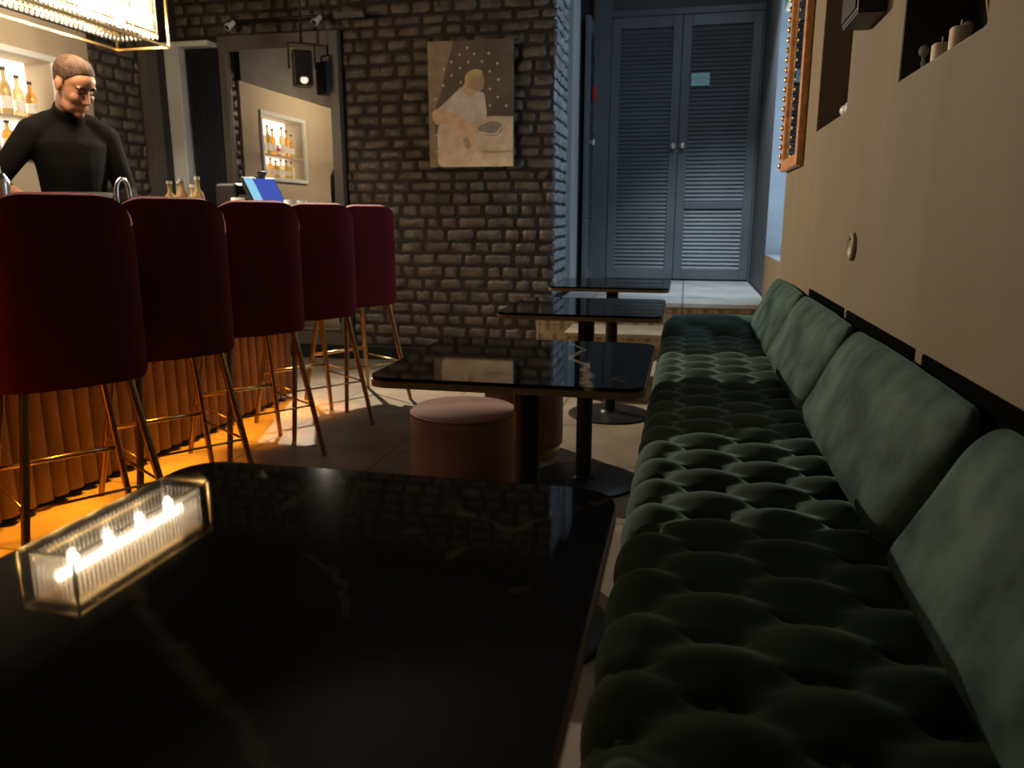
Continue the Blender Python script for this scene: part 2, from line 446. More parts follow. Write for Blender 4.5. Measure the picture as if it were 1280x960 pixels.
# niche fittings
ns = thing('backlit_bottle_shelf', 'backlit wall niche full of bottles behind the bartender', 'shelf', (XL, (LN[0] + LN[1]) / 2, LN[2]))
w = LN[1] - LN[0]; hh = LN[3] - LN[2]
bm = bm_new(); bx(bm, -.195, -.185, -w / 2 + .002, w / 2 - .002, .002, hh - .002); obj('light_panel', bm, 'niche_glow', ns)
bm = bm_new()
bx(bm, -.004, .022, -w / 2 - .03, -w / 2 + .001, -.03, hh + .03); bx(bm, -.004, .022, w / 2 - .001, w / 2 + .03, -.03, hh + .03)
bx(bm, -.004, .022, -w / 2, w / 2, hh - .001, hh + .03); bx(bm, -.004, .022, -w / 2, w / 2, -.03, .001); obj('frame', bm, 'grey_paint', ns, bevel=.003)
bm = bm_new(); bx(bm, -.18, -.01, -w / 2 + .003, w / 2 - .003, .19, .205); obj('shelf_board', bm, 'shelf_wood', ns)
bm = bm_new(); bx(bm, -.18, -.01, -w / 2 + .003, w / 2 - .003, .001, .012); obj('shelf_board', bm, 'shelf_wood', ns)

# rear wall (behind the camera)
bm = bm_new(); bx(bm, XL - .3, .8, -1.7, -1.6, 0, ZC); struct('wall_rear', bm, 'ceil')

# ---- bricks
def brick_face(bm, o, ux, uz, un, width, height, skip=(), bl=(.10, .21), ch=.079, rng=random, amp=.006):
    """rough bricks on a plane: o origin, ux along, uz up, un outward"""
    o, ux, uz, un = Vector(o), Vector(ux), Vector(uz), Vector(un)
    z = 0; row = 0
    while z < height - .02:
        h = min(ch * rng.uniform(.86, 1.14), height - z)
        x = -rng.uniform(0, .1)
        while x < width:
            L = rng.uniform(*bl); x0 = max(0, x); x1 = min(width, x + L)
            x += L
            if x1 - x0 < .03: continue
            cx, cz = (x0 + x1) / 2, z + h / 2
            if any(s[0] < cx < s[1] and s[2] < cz < s[3] for s in skip): continue
            g = .0035; hx, hz = (x1 - x0) / 2 - g, h / 2 - g * .9
            hd = rng.uniform(.004, .018); nx = max(4, int((x1 - x0) / .022)); nz = 5
            seed = Vector((rng.uniform(0, 99), rng.uniform(0, 99), 0)); tl = rng.uniform(-.06, .06)
            vs = []
            for i in range(nx + 1):
                col = []
                for j in range(nz + 1):
                    a, b = 2 * i / nx - 1, 2 * j / nz - 1
                    e = max(abs(a), abs(b))
                    ea, eb = abs(a) ** 6, abs(b) ** 6
                    # rounded outline and pillowed face
                    px = a * hx * (1 - .04 * eb); pz = b * hz * (1 - .07 * ea) + tl * px
                    n1 = noise.noise(seed + Vector((a * hx * 22, b * hz * 22, 0)))
                    n2 = noise.noise(seed + Vector((a * hx * 60, b * hz * 60, 5)))
                    dpt = hd + amp * n1 * 1.6 + amp * .7 * n2
                    if e > .98: dpt = -.012
                    px += .009 * n1 * (e > .5); pz += .010 * n2 * (e > .5)
                    col.append(bm.verts.new(o + ux * (cx + px) + uz * (cz + pz) + un * dpt))
                vs.append(col)
            for i in range(nx):
                for j in range(nz): bm.faces.new((vs[i][j], vs[i + 1][j], vs[i + 1][j + 1], vs[i][j + 1]))
        z += h; row += 1

XB0, XB1 = -2.36, -.865
bm = bm_new(); bx(bm, XL - .3, XB1 - .02, YB, YB + .18, 0, ZC); bx(bm, -1.1, XB1 - .02, YB + .18, YB + .59, 0, ZC); struct('wall_back_core', bm, 'mortar')
bm = bm_new()
brick_face(bm, (XB0, YB, .10), (1, 0, 0), (0, 0, 1), (0, -1, 0), XB1 - XB0, 2.75)
brick_face(bm, (XL, YB, 2.27), (1, 0, 0), (0, 0, 1), (0, -1, 0), XB0 - XL, .6)
struct('wall_back', bm, 'brick', smooth=True)
bm = bm_new(); brick_face(bm, (XB1 - .02, YB, .47), (0, 1, 0), (0, 0, 1), (1, 0, 0), .59, 2.4)
M['brick_lit'] = pbr('window_lit_brick', (.30, .30, .30), .5, noise_scale=9, noise_amt=.25, bump=.4, bump_scale=45)  # paler copy of the brick: window light on this side put into the colour
struct('wall_back_reveal', bm, 'brick_lit', smooth=True)
bm = bm_new(); brick_face(bm, (XL - .03, 4.36, 0), (0, 1, 0), (0, 0, 1), (1, 0, 0), .5, 2.2); struct('wall_left_bricks', bm, 'brick', smooth=True)
bm = bm_new(); bx(bm, XB0 + .02, XB1, YB - .03, YB, 0, .10); struct('baseboard_back', bm, 'black', bevel=.004)
bm = bm_new(); bx(bm, XL - .3, XB1 - .03, YB - .10, YB - .002, 2.30, ZC) if False else None

# alcove -------------------------------------------------------------
PZ = .47
bm = bm_new(); bx(bm, -.98, XR + .0, 5.2, YA + .3, 0, PZ - .03); bx(bm, -.70, XR, 4.78, 5.2, 0, .29); bx(bm, -.55, XR, 4.30, 4.78, 0, .13)
# riser block must not swallow the wall corner: cut back to the room side of the brick face
bmesh.ops.remove_doubles(bm, verts=bm.verts, dist=1e-6)
pl = struct('platform_steps', bm, 'riser')
bm = bm_new(); bx(bm, -1.0, XR, 5.18, YB, PZ - .03, PZ); bx(bm, -.84, XR + .05, YB, YA + .3, PZ - .03, PZ); obj('platform_tread', bm, 'tread', pl, bevel=.004)
bm = bm_new(); bx(bm, -.72, XR, 4.76, 5.19, .29, .315); obj('step_tread', bm, 'warm_tread', pl, bevel=.004)
bm = bm_new(); bx(bm, -.57, XR, 4.28, 4.77, .13, .155); obj('step_tread', bm, 'warm_tread', pl, bevel=.004)
# left alcove side: pale corner trim, black reveal, closet side with door
bm = bm_new(); bx(bm, -1.0, -.843, YB + .592, YB + .93, PZ, ZC); struct('trim_6', bm, 'trim_grey', bevel=.004)
bm = bm_new(); bx(bm, -1.1, -.875, YB + .932, 7.3, PZ, ZC); struct('wall_left_alcove', bm, 'black')
def door_leaf(name, ax, loc, width, height, rail, knob_side, slats=58):
    """louvered leaf; local x along width, z up, front face towards -y; ax: rotation about z"""
    root = bpy.data.objects.new(name, None); C.objects.link(root); root.location = loc; root.rotation_euler = (0, 0, ax); root['kind'] = 'structure'
    fw = .075; t = .04
    bm = bm_new()
    bx(bm, 0, fw, -t / 2, t / 2, 0, height); bx(bm, width - fw, width, -t / 2, t / 2, 0, height)
    bx(bm, fw, width - fw, -t / 2, t / 2, 0, .09); bx(bm, fw, width - fw, -t / 2, t / 2, height - .09, height)
    if rail: bx(bm, fw, width - fw, -t / 2, t / 2, rail - .03, rail + .03)
    obj('door_frame', bm, 'door', root, bevel=.004)
    bm = bm_new(); z = .1; st = (height - .19) / slats
    rot = Matrix.Rotation(R(60), 3, 'X')
    for k in range(slats):
        zc = .09 + st * (k + .5)
        if rail and abs(zc - rail) < .035: continue
        add_box(bm, (width / 2, 0, zc), (width - 2 * fw, .036, .007), rot)
    bx(bm, fw, width - fw, .014, .018, .09, height - .09)
    obj('louvers', bm, 'door', root)
    bm = bm_new()
    kx = fw / 2 if knob_side < 0 else width - fw / 2
    for q in range(12): pass
    prof = [(0, 0), (.012, 0), (.010, .015), (.022, .026), (.026, .038), (.020, .050), (0, .054)]
    b2 = bm_new(); add_lathe(b2, prof, n=20)
    bmesh.ops.transform(b2, matrix=Matrix.Translation((kx, -t / 2, 1.14)) @ Matrix.Rotation(R(90), 4, 'X'), verts=b2.verts)
    bm.free(); obj('knob', b2, 'chrome', root, smooth=True)
    return root
DZ = PZ + .015
door_leaf('door_1', 0, (-.692, YA - .02, DZ), .590, 2.19, 0, 1)
door_leaf('door_2', 0, (-.098, YA - .02, DZ), .640, 2.19, .64, -1)
bm = bm_new(); bx(bm, -.835, -.697, YA - .03, YA + .05, PZ, ZC); bx(bm, .545, .56, YA - .03, YA + .05, PZ, ZC)
bx(bm, -.697, .545, YA - .03, YA + .05, DZ + 2.195, DZ + 2.25); struct('trim_7', bm, 'door', bevel=.004)
bm = bm_new(); bx(bm, -.835, .56, YA - .02, YA + .05, DZ + 2.25, ZC); bx(bm, -.835, .56, YA + .05, YA + .1, PZ, ZC); struct('wall_back_alcove', bm, 'alcove')
# side door leaf on the left of the alcove, past a black reveal
door_leaf('door_3', R(90), (-.83, 6.53, DZ), .54, 2.1, 0, -1, 60)
# soffit above alcove mouth is simply the ceiling; small items
cb = obj('fire_call_point', (lambda b: (bx(b, -.0, .022, -.05, .05, -.055, .055), bx(b, .02, .026, -.03, .03, -.03, .03), b)[2])(bm_new()), 'red_plastic', bevel=.004, loc=(-.808, 6.80, 2.03))
tag(cb, 'small red fire call point on the side of the blue alcove', 'fire alarm')
sg = thing('door_sign', 'small pale cyan two-line sign on the right louvered door', 'sign', (.062, YA - .041, 2.16))
bm = bm_new(); bx(bm, -.075, .075, -.005, 0, -.004, .05); obj('sign_plate', bm, 'cyan_card', sg, bevel=.002)
bm = bm_new(); bx(bm, -.075, .075, -.005, 0, -.052, -.006); obj('sign_plate', bm, 'cyan_card', sg, bevel=.002)
bm = bm_new(); bx(bm, -.055, .055, -.0065, -.0045, .008, .016); bx(bm, -.03, .04, -.0065, -.0045, -.03, -.022); obj('print_lines', bm, 'cyan_dark', sg)
es = thing('exit_sign', 'small white and green sign above the blue window on the right wall', 'sign', (XR, 4.53, 2.15))
bm = bm_new(); bx(bm, -.03, 0, -.16, .16, -.045, .10); obj('sign_box', bm, 'white_china', es, bevel=.003)
bm = bm_new(); bx(bm, -.032, -.029, -.15, .15, -.02, .09); bx(bm, -.15+.12, 0, -.1625, -.1595, -.02, .09); obj('green_panel', bm, 'sign_green', es)

# ------------------------------------------------------------------ left end of the back wall: pillar, navy door, wall mirror
bm = bm_new(); bx(bm, -3.655, -3.515, YB - .16, YB - .005, 0, 2.18); struct('trim_8', bm, 'grey_paint', bevel=.006)
bm = bm_new(); bx(bm, -3.655, -3.275, YB - .17, YB - .005, 2.18, 2.215); struct('trim_9', bm, 'white_paint', bevel=.004)
bm = bm_new()
for k in range(8):
    a = -3.500 + k * .028
    add_tube(bm, [(a + .014, YB - .07, 0.01), (a + .014, YB - .07, 2.178)], (.018, .03), 12)
cu = obj('curtain', bm, 'navy', smooth=True); tag(cu, 'dark navy curtain between the grey pillar and the tall mirror', 'curtain')
mr = thing('wall_mirror', 'tall dark-framed mirror leaning on the brick wall behind the bar', 'mirror', (-2.815, YB - .035, .10))
W2, H2, fw = .455, 2.16, .07
bm = bm_new()
bx(bm, -W2, -W2 + fw, -.035, .03, 0, H2); bx(bm, W2 - fw, W2, -.035, .03, 0, H2); bx(bm, -W2 + fw, W2 - fw, -.035, .03, H2 - .10, H2); bx(bm, -W2 + fw, W2 - fw, -.035, .03, 0, .12)
obj('frame', bm, 'frame_dark', mr, bevel=.006)
bm = bm_new(); bx(bm, -W2 + fw - .01, W2 - fw + .01, -.012, -.004, .11, H2 - .09); obj('mirror_glass', bm, 'mirror', mr)
bm = bm_new(); bx(bm, -W2 + fw, W2 - fw, -.05, -.036, .115, .13); obj('lower_ledge', bm, 'steel', mr)
bm = bm_new(); bx(bm, -3.17, -2.36, YB - .06, YB, 0, .10); struct('baseboard_mirror', bm, 'black')

# track with lit spot on the wall above the mirror
tk = thing('track_light', 'thin ceiling track with a lit spot above the tall mirror', 'lamp', (-2.6, YB - .14, 2.33))
bm = bm_new(); add_tube(bm, [(-.52, 0, 0), (.48, 0, 0)], .010, 10); obj('track_rail', bm, 'black_metal', tk, smooth=True)
bm = bm_new(); bx(bm, .26, .47, -.018, .018, -.02, .015); obj('driver_box', bm, 'frame_dark', tk, bevel=.004)
for xx in (-.45, .42):
    bm = bm_new(); add_tube(bm, [(xx, 0, 0), (xx, .14, 0)], .007, 8); obj('wall_bracket', bm, 'black_metal', tk, smooth=True)
def spot_head(x):
    d = Vector((-.3, -.7, -.6)).normalized(); p = Vector((x, -.015, -.015))
    bm = bm_new(); add_tube(bm, [p - d * .01, p + d * .06], [.016, .024], 16); h = obj('spot_head', bm, 'white_paint', tk, smooth=True, angle=50)
    bm = bm_new(); add_tube(bm, [p + d * .0601, p + d * .062], .019, 16); obj('spot_lens', bm, 'black', h)
spot_head(-.48); spot_head(.16)
# black stage lamp hanging in front of the mirror
LPX = Vector((-2.52, 4.98, 1.955))
hl = thing('hanging_spotlight', 'black box spotlight hanging in front of the top of the tall mirror', 'lamp', LPX, R(-58))
# local +x is where the lamp points
bm = bm_new(); rounded_box_bm(bm, (-.03, 0, .03), (.14, .125, .22), .012, 4); obj('lamp_housing', bm, 'black', hl, smooth=True)
bm = bm_new(); add_tube(bm, [(.035, 0, -.035), (.062, 0, -.052)], [.026, .032], 24); obj('lamp_barrel', bm, 'frame_dark', hl, smooth=True, angle=50)
bm = bm_new(); add_tube(bm, [(.0625, 0, -.0523), (.064, 0, -.053)], .024, 24); obj('lamp_lens', bm, 'spot_face', hl)
bm = bm_new(); add_tube(bm, [(-.03, -.085, .03), (-.03, -.085, .19), (-.03, .085, .19), (-.03, .085, .03)], .007, 8)
add_tube(bm, [(-.03, 0, .19), (-.03, 0, ZC - 1.955 - .002)], .009, 8); obj('yoke', bm, 'black_metal', hl, smooth=True)
SPW = LPX + Matrix.Rotation(R(-58), 3, 'Z') @ Vector((.075, 0, -.058))

# painting on the brick
pa = thing('painting', 'sepia canvas of a seated figure in white leaning over a table', 'painting', (-1.434, YB - .045, 1.355))
pw, ph = .29, .80
M['canvas'] = pbr('sepia_canvas', (.15, .108, .07), .7, noise_scale=5, noise_amt=.2)
bm = bm_new(); bx(bm, -pw, pw, -.012, .02, 0, ph); obj('canvas', bm, 'canvas', pa, bevel=.003)
def patch(name, pts, mat, lay=0):
    """flat painted patch; pts in canvas fractions (0..1, 0..1 from the top)"""
    bm = bm_new(); y = -.0125 - .0006 * lay
    # smooth closed curve through the points
    n = len(pts); P = []
    for i in range(n):
        p0, p1, p2, p3 = [Vector(pts[(i + k - 1) % n]) for k in range(4)]
        for s in range(5):
            t = s / 5
            P.append(.5 * ((2 * p1) + (p2 - p0) * t + (2 * p0 - 5 * p1 + 4 * p2 - p3) * t * t + (3 * p1 - p0 - 3 * p2 + p3) * t ** 3))
    top = [bm.verts.new(((min(1, max(0, p.x)) * 2 - 1) * pw, y, (1 - min(1, max(0, p.y))) * ph)) for p in P]
    bm.faces.new(top)
    r = bmesh.ops.extrude_face_region(bm, geom=bm.faces[:])
    for v in [e for e in r['geom'] if isinstance(e, bmesh.types.BMVert)]: v.co.y = -.0118
    bmesh.ops.triangulate(bm, faces=bm.faces[:])
    return obj(name, bm, mat, pa)
def pm(n, c, amt=.12): M[n] = pbr(n, c, .7, noise_scale=14, noise_amt=amt)
pm('paint_light_edge', (0.312, 0.227, 0.143)); pm('paint_cloth', (0.850, 0.650, 0.429)); pm('paint_shirt', (0.780, 0.676, 0.546)); pm('paint_skin', (0.850, 0.572, 0.325))
pm('paint_face', (0.546, 0.377, 0.221)); pm('paint_hair', (0.624, 0.468, 0.221)); pm('paint_box', (0.351, 0.286, 0.234)); pm('paint_dot', (0.650, 0.520, 0.377)); pm('paint_table', (0.754, 0.585, 0.390)); pm('paint_shade', (0.520, 0.364, 0.234))
patch('painted_background', [(0, 0), (.12, 0), (.3, 0), (.22, .2), (.14, .42), (.06, .6), (.1, .85), (.1, 1), (0, 1), (0, .5)], 'paint_light_edge', 0)
patch('painted_cloth', [(.12, .66), (.3, .62), (.5, .62), (.56, .8), (.66, .88), (.8, .95), (.9, 1), (.5, 1), (.14, 1), (.10, .85)], 'paint_cloth', 1)
patch('painted_tabletop', [(.5, .63), (.7, .60), (.98, .605), (1, .62), (1, .85), (1, 1), (.75, 1), (.6, .9), (.54, .78)], 'paint_table', 2)
patch('painted_shirt', [(.42, .36), (.33, .40), (.2, .48), (.08, .55), (.05, .60), (.15, .64), (.4, .62), (.52, .64), (.68, .61), (.68, .5), (.66, .42), (.6, .40)], 'paint_shirt', 3)
patch('painted_arm', [(.04, .57), (.1, .53), (.25, .55), (.4, .60), (.5, .66), (.54, .72), (.53, .82), (.47, .84), (.43, .76), (.34, .70), (.2, .65), (.08, .65)], 'paint_skin', 4)
patch('painted_neck', [(.43, .34), (.55, .36), (.56, .42), (.50, .445), (.42, .40)], 'paint_skin', 4)
patch('painted_face', [(.50, .26), (.60, .245), (.66, .29), (.66, .36), (.60, .405), (.52, .38), (.45, .35)], 'paint_face', 5)
patch('painted_hair', [(.44, .34), (.45, .27), (.52, .235), (.60, .23), (.65, .26), (.58, .275), (.52, .30), (.49, .345)], 'paint_hair', 6)
patch('painted_fingers', [(.44, .76), (.48, .78), (.5, .84), (.45, .85), (.42, .8)], 'paint_shade', 5)
patch('painted_box', [(.60, .68), (.74, .64), (.86, .66), (.86, .72), (.78, .755), (.62, .73)], 'paint_box', 4)
patch('painted_box_lid', [(.61, .715), (.78, .735), (.86, .68), (.84, .72), (.79, .745), (.63, .735)], 'paint_shirt', 5)
patch('painted_drawer_line', [(.64, .87), (.8, .875), (.98, .87), (.98, .885), (.8, .89), (.64, .885)], 'paint_shade', 4)
for (u, v) in ((.47, .06), (.38, .11), (.55, .11), (.28, .165), (.48, .17), (.64, .17), (.72, .11), (.19, .22), (.38, .215), (.28, .27), (.18, .345), (.73, .25), (.83, .315), (.73, .385), (.82, .45), (.73, .515), (.92, .52), (.08, .45), (.82, .19), (.39, .325), (.09, .74), (.09, .87)):
    cxp, czp = (u * 2 - 1) * pw, (1 - v) * ph
    bm = bm_new(); add_tube(bm, [(cxp, -.0118, czp), (cxp, -.0133, czp)], .0085, 10); obj('painted_dot', bm, 'paint_dot', pa)

# ------------------------------------------------------------------ bar
bar = thing('bar_counter', 'long bar counter with fluted wooden front glowing amber below', 'bar', (-2.4, 2.14, 0))
by0, by1 = -1.84, 1.84
bm = bm_new()
bx(bm, -.20, .195, by0, by1 - .02, .06, .95); obj('bar_body', bm, 'black', bar)
bm = bm_new(); pitch = .0736; k = by0
def flute(u, v): return None
N = int((by1 - by0) / pitch)
vsr = []
for i in range(N * 8 + 1):
    t = i / 8; y = by0 + t * pitch; ph_ = (t % 1)
    d = .034 * math.sqrt(max(0, 1 - (2 * ph_ - 1) ** 2))
    vsr.append((.195 + d, y))
prev = None
for x, y in vsr:
    a = bm.verts.new((x, y, .03)); b_ = bm.verts.new((x, y, .95))
    if prev: bm.faces.new((prev[0], a, b_, prev[1]))
    prev = (a, b_)
# end cap and back so it is a solid panel
bx(bm, .16, .196, by0, by1, .03, .95)
obj('fluted_panel', bm, 'wood_panel', bar, smooth=True, angle=40)
bm = bm_new(); bx(bm, -.25, .42, by0 - .02, by1 + .03, .95, .99); obj('worktop', bm, 'black_wood', bar, bevel=.005)
bm = bm_new(); bx(bm, -.15, .17, by0, by1 - .05, 0, .06); obj('plinth', bm, 'black', bar)
bm = bm_new(); bx(bm, .385, .405, by0 + .05, by1 - .03, .938, .95); obj('led_strip', bm, 'amber_led', bar)

# things on the bar
def bottle_bm(h, r, neck=.32):
    bm = bm_new(); add_lathe(bm, [(0, 0), (r * .95, 0), (r, .01), (r, h * (.60 - .1 * neck)), (r * .85, h * .66), (r * .36, h * .76), (r * .32, h * .93), (r * .4, h * .94), (r * .4, h), (0, h)], n=20); return bm
def bottle(name, loc, h, r, mat, label, group, cap='white_china', cat='bottle'):
    t = thing(name, label, cat, loc, 0, group)
    obj('bottle_body', bottle_bm(h, r), mat, t, smooth=True, angle=50)
    bm = bm_new(); add_lathe(bm, [(0, 0), (r * .46, 0), (r * .46, h * .07), (0, h * .07)], (0, 0, h * .96), n=16); obj('cap', bm, cap, t, smooth=True, angle=50)
    bm = bm_new(); add_lathe(bm, [(r * 1.01, h * .15), (r * 1.012, h * .15), (r * 1.012, h * .42), (r * 1.01, h * .42)], n=20); obj('bottle_label', bm, 'white_china', t, smooth=True, angle=50)
    return t
ZB = .992
for i, (x, y, h, txt) in enumerate(((-2.53, 3.50, .200, 'small clear bottle at the left end of the cluster by the grey pillar'),
                                    (-2.46, 3.50, .212, 'small clear bottle second from left in the cluster by the pillar'),
                                    (-2.53, 3.58, .205, 'small clear bottle in the middle of the cluster on the bar'),
                                    (-2.44, 3.60, .225, 'tallest clear bottle of the cluster on the bar'),
                                    (-2.52, 3.67, .190, 'small clear bottle at the right end of the cluster on the bar'))):
    bottle('glass_bottle', (x, y, ZB), h, .03, 'gold_liquid', txt, 'clear bottles on the bar')
# faucet
fa = thing('gooseneck_faucet', 'pale steel gooseneck faucet standing on the bar', 'faucet', (-2.56, 3.20, ZB))
bm = bm_new(); pts = [(0, -.045, 0), (0, -.045, .13)] + [(0, -.045 * math.cos(a), .13 + .06 * math.sin(a) * 1.2) for a in [PI * k / 12 for k in range(1, 12)]] + [(0, .045, .13), (0, .045, .09)]
add_tube(bm, pts, .010, 12); obj('spout', bm, 'steel', fa, smooth=True)
bm = bm_new(); add_lathe(bm, [(0, 0), (.024, 0), (.022, .02), (.012, .03), (0, .03)], (0, -.045, 0), n=20); obj('faucet_base', bm, 'steel', fa, smooth=True)
bm = bm_new(); add_tube(bm, [(0, -.045, .05), (.06, -.045, .065)], .006, 10); obj('lever', bm, 'steel', fa, smooth=True)
# till screen
ts = thing('till_terminal', 'tilted till terminal with glowing blue screen on the end of the bar', 'till', (-2.24, 3.89, ZB), R(68))
bm = bm_new(); bx(bm, -.09, .09, -.07, .09, 0, .022); obj('base', bm, 'black', ts, bevel=.006)
bm = bm_new(); add_box(bm, (0, .04, .10), (.05, .03, .18), Matrix.Rotation(R(-15), 3, 'X')); obj('stand', bm, 'black', ts, bevel=.005)
rt = Matrix.Rotation(R(-34), 3, 'X')
bm = bm_new(); add_box(bm, (0, 0, .165), (.22, .022, .17), rt); dsp = obj('display', bm, 'black', ts, bevel=.005)
bm = bm_new(); c0 = Vector((0, 0, .165)); add_box(bm, c0 + rt @ Vector((.03, -.0125, 0)), (.14, .002, .15), rt); obj('lit_screen', bm, 'screen', dsp)
bm = bm_new(); add_box(bm, c0 + rt @ Vector((-.07, -.0125, 0)), (.055, .002, .15), rt); obj('lit_sidebar', bm, 'screen_bar', dsp)
bm = bm_new(); add_tube(bm, [(.05, .075, .02), (.05, .075, .235)], .008, 10); bx(bm, .03, .07, .06, .13, .225, .25); bx(bm, .032, .068, .05, .085, .25, .275); obj('card_reader', bm, 'black', ts, bevel=.003)
bp_ = thing('receipt_printer', 'squat black receipt printer left of the blue till screen', 'printer', (-2.43, 3.90, ZB))
bm = bm_new(); rounded_box_bm(bm, (0, 0, .105), (.13, .14, .21), .02, 4); obj('printer_body', bm, 'black', bp_, smooth=True)
bm = bm_new(); bx(bm, .063, .068, -.05, .05, .13, .15); obj('paper_slot', bm, 'white_china', bp_)
def cup(loc, label, h=.085, r=.036):
    t = thing('cup', label, 'cup', loc, 0, 'white cups on the bar')
    bm = bm_new(); add_lathe(bm, [(0, 0), (r * .7, 0), (r * .8, .004), (r, h), (r * .93, h), (r * .74, .008), (0, .008)], n=24); obj('bowl', bm, 'white_china', t, smooth=True)
    bm = bm_new(); add_tube(bm, [(0, r * .9, h * .8), (0, r * 1.45, h * .75), (0, r * 1.5, h * .45), (0, r * .82, h * .3)], .005, 8); obj('handle', bm, 'white_china', t, smooth=True)
cup((-2.29, 3.72, ZB), 'white cup on the bar just left of the till terminal', .13)
cup((-2.06, 3.95, ZB), 'white cup at the far right end of the bar', .12)
cup((-2.05, 3.83, ZB), 'white cup beside the one at the far bar end', .12)
sh = thing('cocktail_shaker', 'steel cocktail shaker on the bar near the bartender\'s hand', 'shaker', (-2.30, 2.255, ZB))
bm = bm_new(); add_lathe(bm, [(0, 0), (.034, 0), (.044, .13), (.044, .15), (.03, .175), (0, .175)], n=24); obj('tumbler', bm, 'steel', sh, smooth=True, angle=50)
bm = bm_new(); add_lathe(bm, [(0, .175), (.022, .175), (.02, .205), (0, .21)], n=20); obj('cap', bm, 'steel', sh, smooth=True, angle=50)

# bottles in the lit niche
by = LN[0] + .07; kinds = [('ochre_bottle', .21), ('amber_glass', .24), ('gold_liquid', .26), ('red_bottle', .10), ('amber_glass', .23), ('ochre_bottle', .25), ('gold_liquid', .22), ('amber_glass', .20)]
words = ['first', 'second', 'third', 'fourth', 'fifth', 'sixth', 'seventh', 'eighth']
cname = {'ochre_bottle': 'ochre', 'amber_glass': 'amber', 'gold_liquid': 'golden', 'red_bottle': 'small red'}
for i, (k, h) in enumerate(kinds):
    bottle('liquor_bottle', (XL - .09, by + i * .086, LN[2] + .2065), h, .03, k, '%s bottle on the upper niche shelf, %s from its near end' % (cname[k], words[i]), 'bottles in the lit niche', 'black')
for i, (k, h) in enumerate([('gold_liquid', .15), ('ochre_bottle', .16), ('gold_liquid', .16), ('ochre_bottle', .15), ('amber_glass', .16), ('gold_liquid', .15), ('ochre_bottle', .16)]):
    bottle('liquor_bottle', (XL - .09, by + .03 + i * .095, LN[2] + .0135), h, .032, k, 'squat %s bottle on the lower niche shelf, %s from its near end' % (cname[k], words[i]), 'bottles in the lit niche', 'black')

# hanging loudspeaker on left wall (seen in the mirror) and speaker on the right wall
rs = thing('wall_speaker', 'black box speaker on the taupe wall between the two niches', 'speaker', (XR, 2.50, 1.565))
bm = bm_new(); bx(bm, -.075, 0, -.11, .11, 0, .32); obj('cabinet', bm, 'black', rs, bevel=.004)
bm = bm_new(); bx(bm, -.080, -.074, -.10, .10, .01, .31); obj('grille', bm, 'ceil', rs, bevel=.003)
bm = bm_new(); bx(bm, -.072, -.002, -.107, .107, -.004, .001); obj('bottom_plate', bm, 'black', rs)

# ------------------------------------------------------------------ chandelier
ch = thing('chandelier', 'brass box chandelier filled with lit crystal rods above the bar', 'chandelier', (-2.845, 3.30, 1.893))
cx2, cy2, chh, fr = .155, .525, .30, .0055
def frame_box(bm, x, y, z0, z1, r):
    for sx in (-1, 1):
        for sy in (-1, 1): bx(bm, sx * x - r, sx * x + r, sy * y - r, sy * y + r, z0 - r, z1 + r)
        for z in (z0, z1): bx(bm, sx * x - r, sx * x + r, -y, y, z - r, z + r)
    for sy in (-1, 1):
        for z in (z0, z1): bx(bm, -x, x, sy * y - r, sy * y + r, z - r, z + r)
bm = bm_new(); frame_box(bm, cx2, cy2, 0, chh, fr); obj('outer_frame', bm, 'brass', ch)
bm = bm_new(); frame_box(bm, cx2 - .04, cy2 - .04, .262, .275, .004)
for sx in (-1, 1): bx(bm, sx * (cx2 - .04) - .003, sx * (cx2 - .04) + .003, -cy2 + .04, cy2 - .04, .06, .066)
obj('inner_frame', bm, 'brass', ch)
bm = bm_new(); bx(bm, -.115, .115, -.485, .485, .278, .288); bx(bm, -.155, .155, -.01, .01, .285, .30); bx(bm, -.155, .155, -.4, -.38, .285, .30); bx(bm, -.155, .155, .38, .4, .285, .30); obj('top_plate', bm, 'brass_dark', ch)
for i, y in enumerate((-.36, -.12, .12, .36)):
    bm = bm_new(); add_ell(bm, (0, y, .10), (.024, .024, .03)); obj('bulb', bm, 'bulb', ch, smooth=True)
    bm = bm_new(); add_tube(bm, [(0, y, .128), (0, y, .28)], .010, 12); obj('bulb_holder', bm, 'brass_dark', ch, smooth=True)
bm = bm_new(); add_tube(bm, [(0, -.46, .15), (0, .46, .15)], .022, 14); obj('light_tube', bm, 'tube', ch, smooth=True, angle=50)
def rod(x, y, z0=.035):
    bm = bm_new(); add_tube(bm, [(x, y, z0 + .02), (x, y, .262)], .0065, 8); add_ell(bm, (x, y, z0 + .01), (.0085, .0085, .014), nu=8, nv=6); o = obj('crystal_rod', bm, 'crystal', ch, smooth=True); return o
nr = 34
for i in range(nr):
    y = -.485 + .97 * i / (nr - 1)
    rod(.115, y); rod(-.115, y)
for i in range(1, 9):
    x = -.115 + .23 * i / 9
    rod(x, .485); rod(x, -.485)
for y in (-.39, .39):
    bm = bm_new(); add_tube(bm, [(0, y, .30), (0, y, ZC - 1.91 - .002)], .003, 6); obj('suspension_wire', bm, 'black_metal', ch)

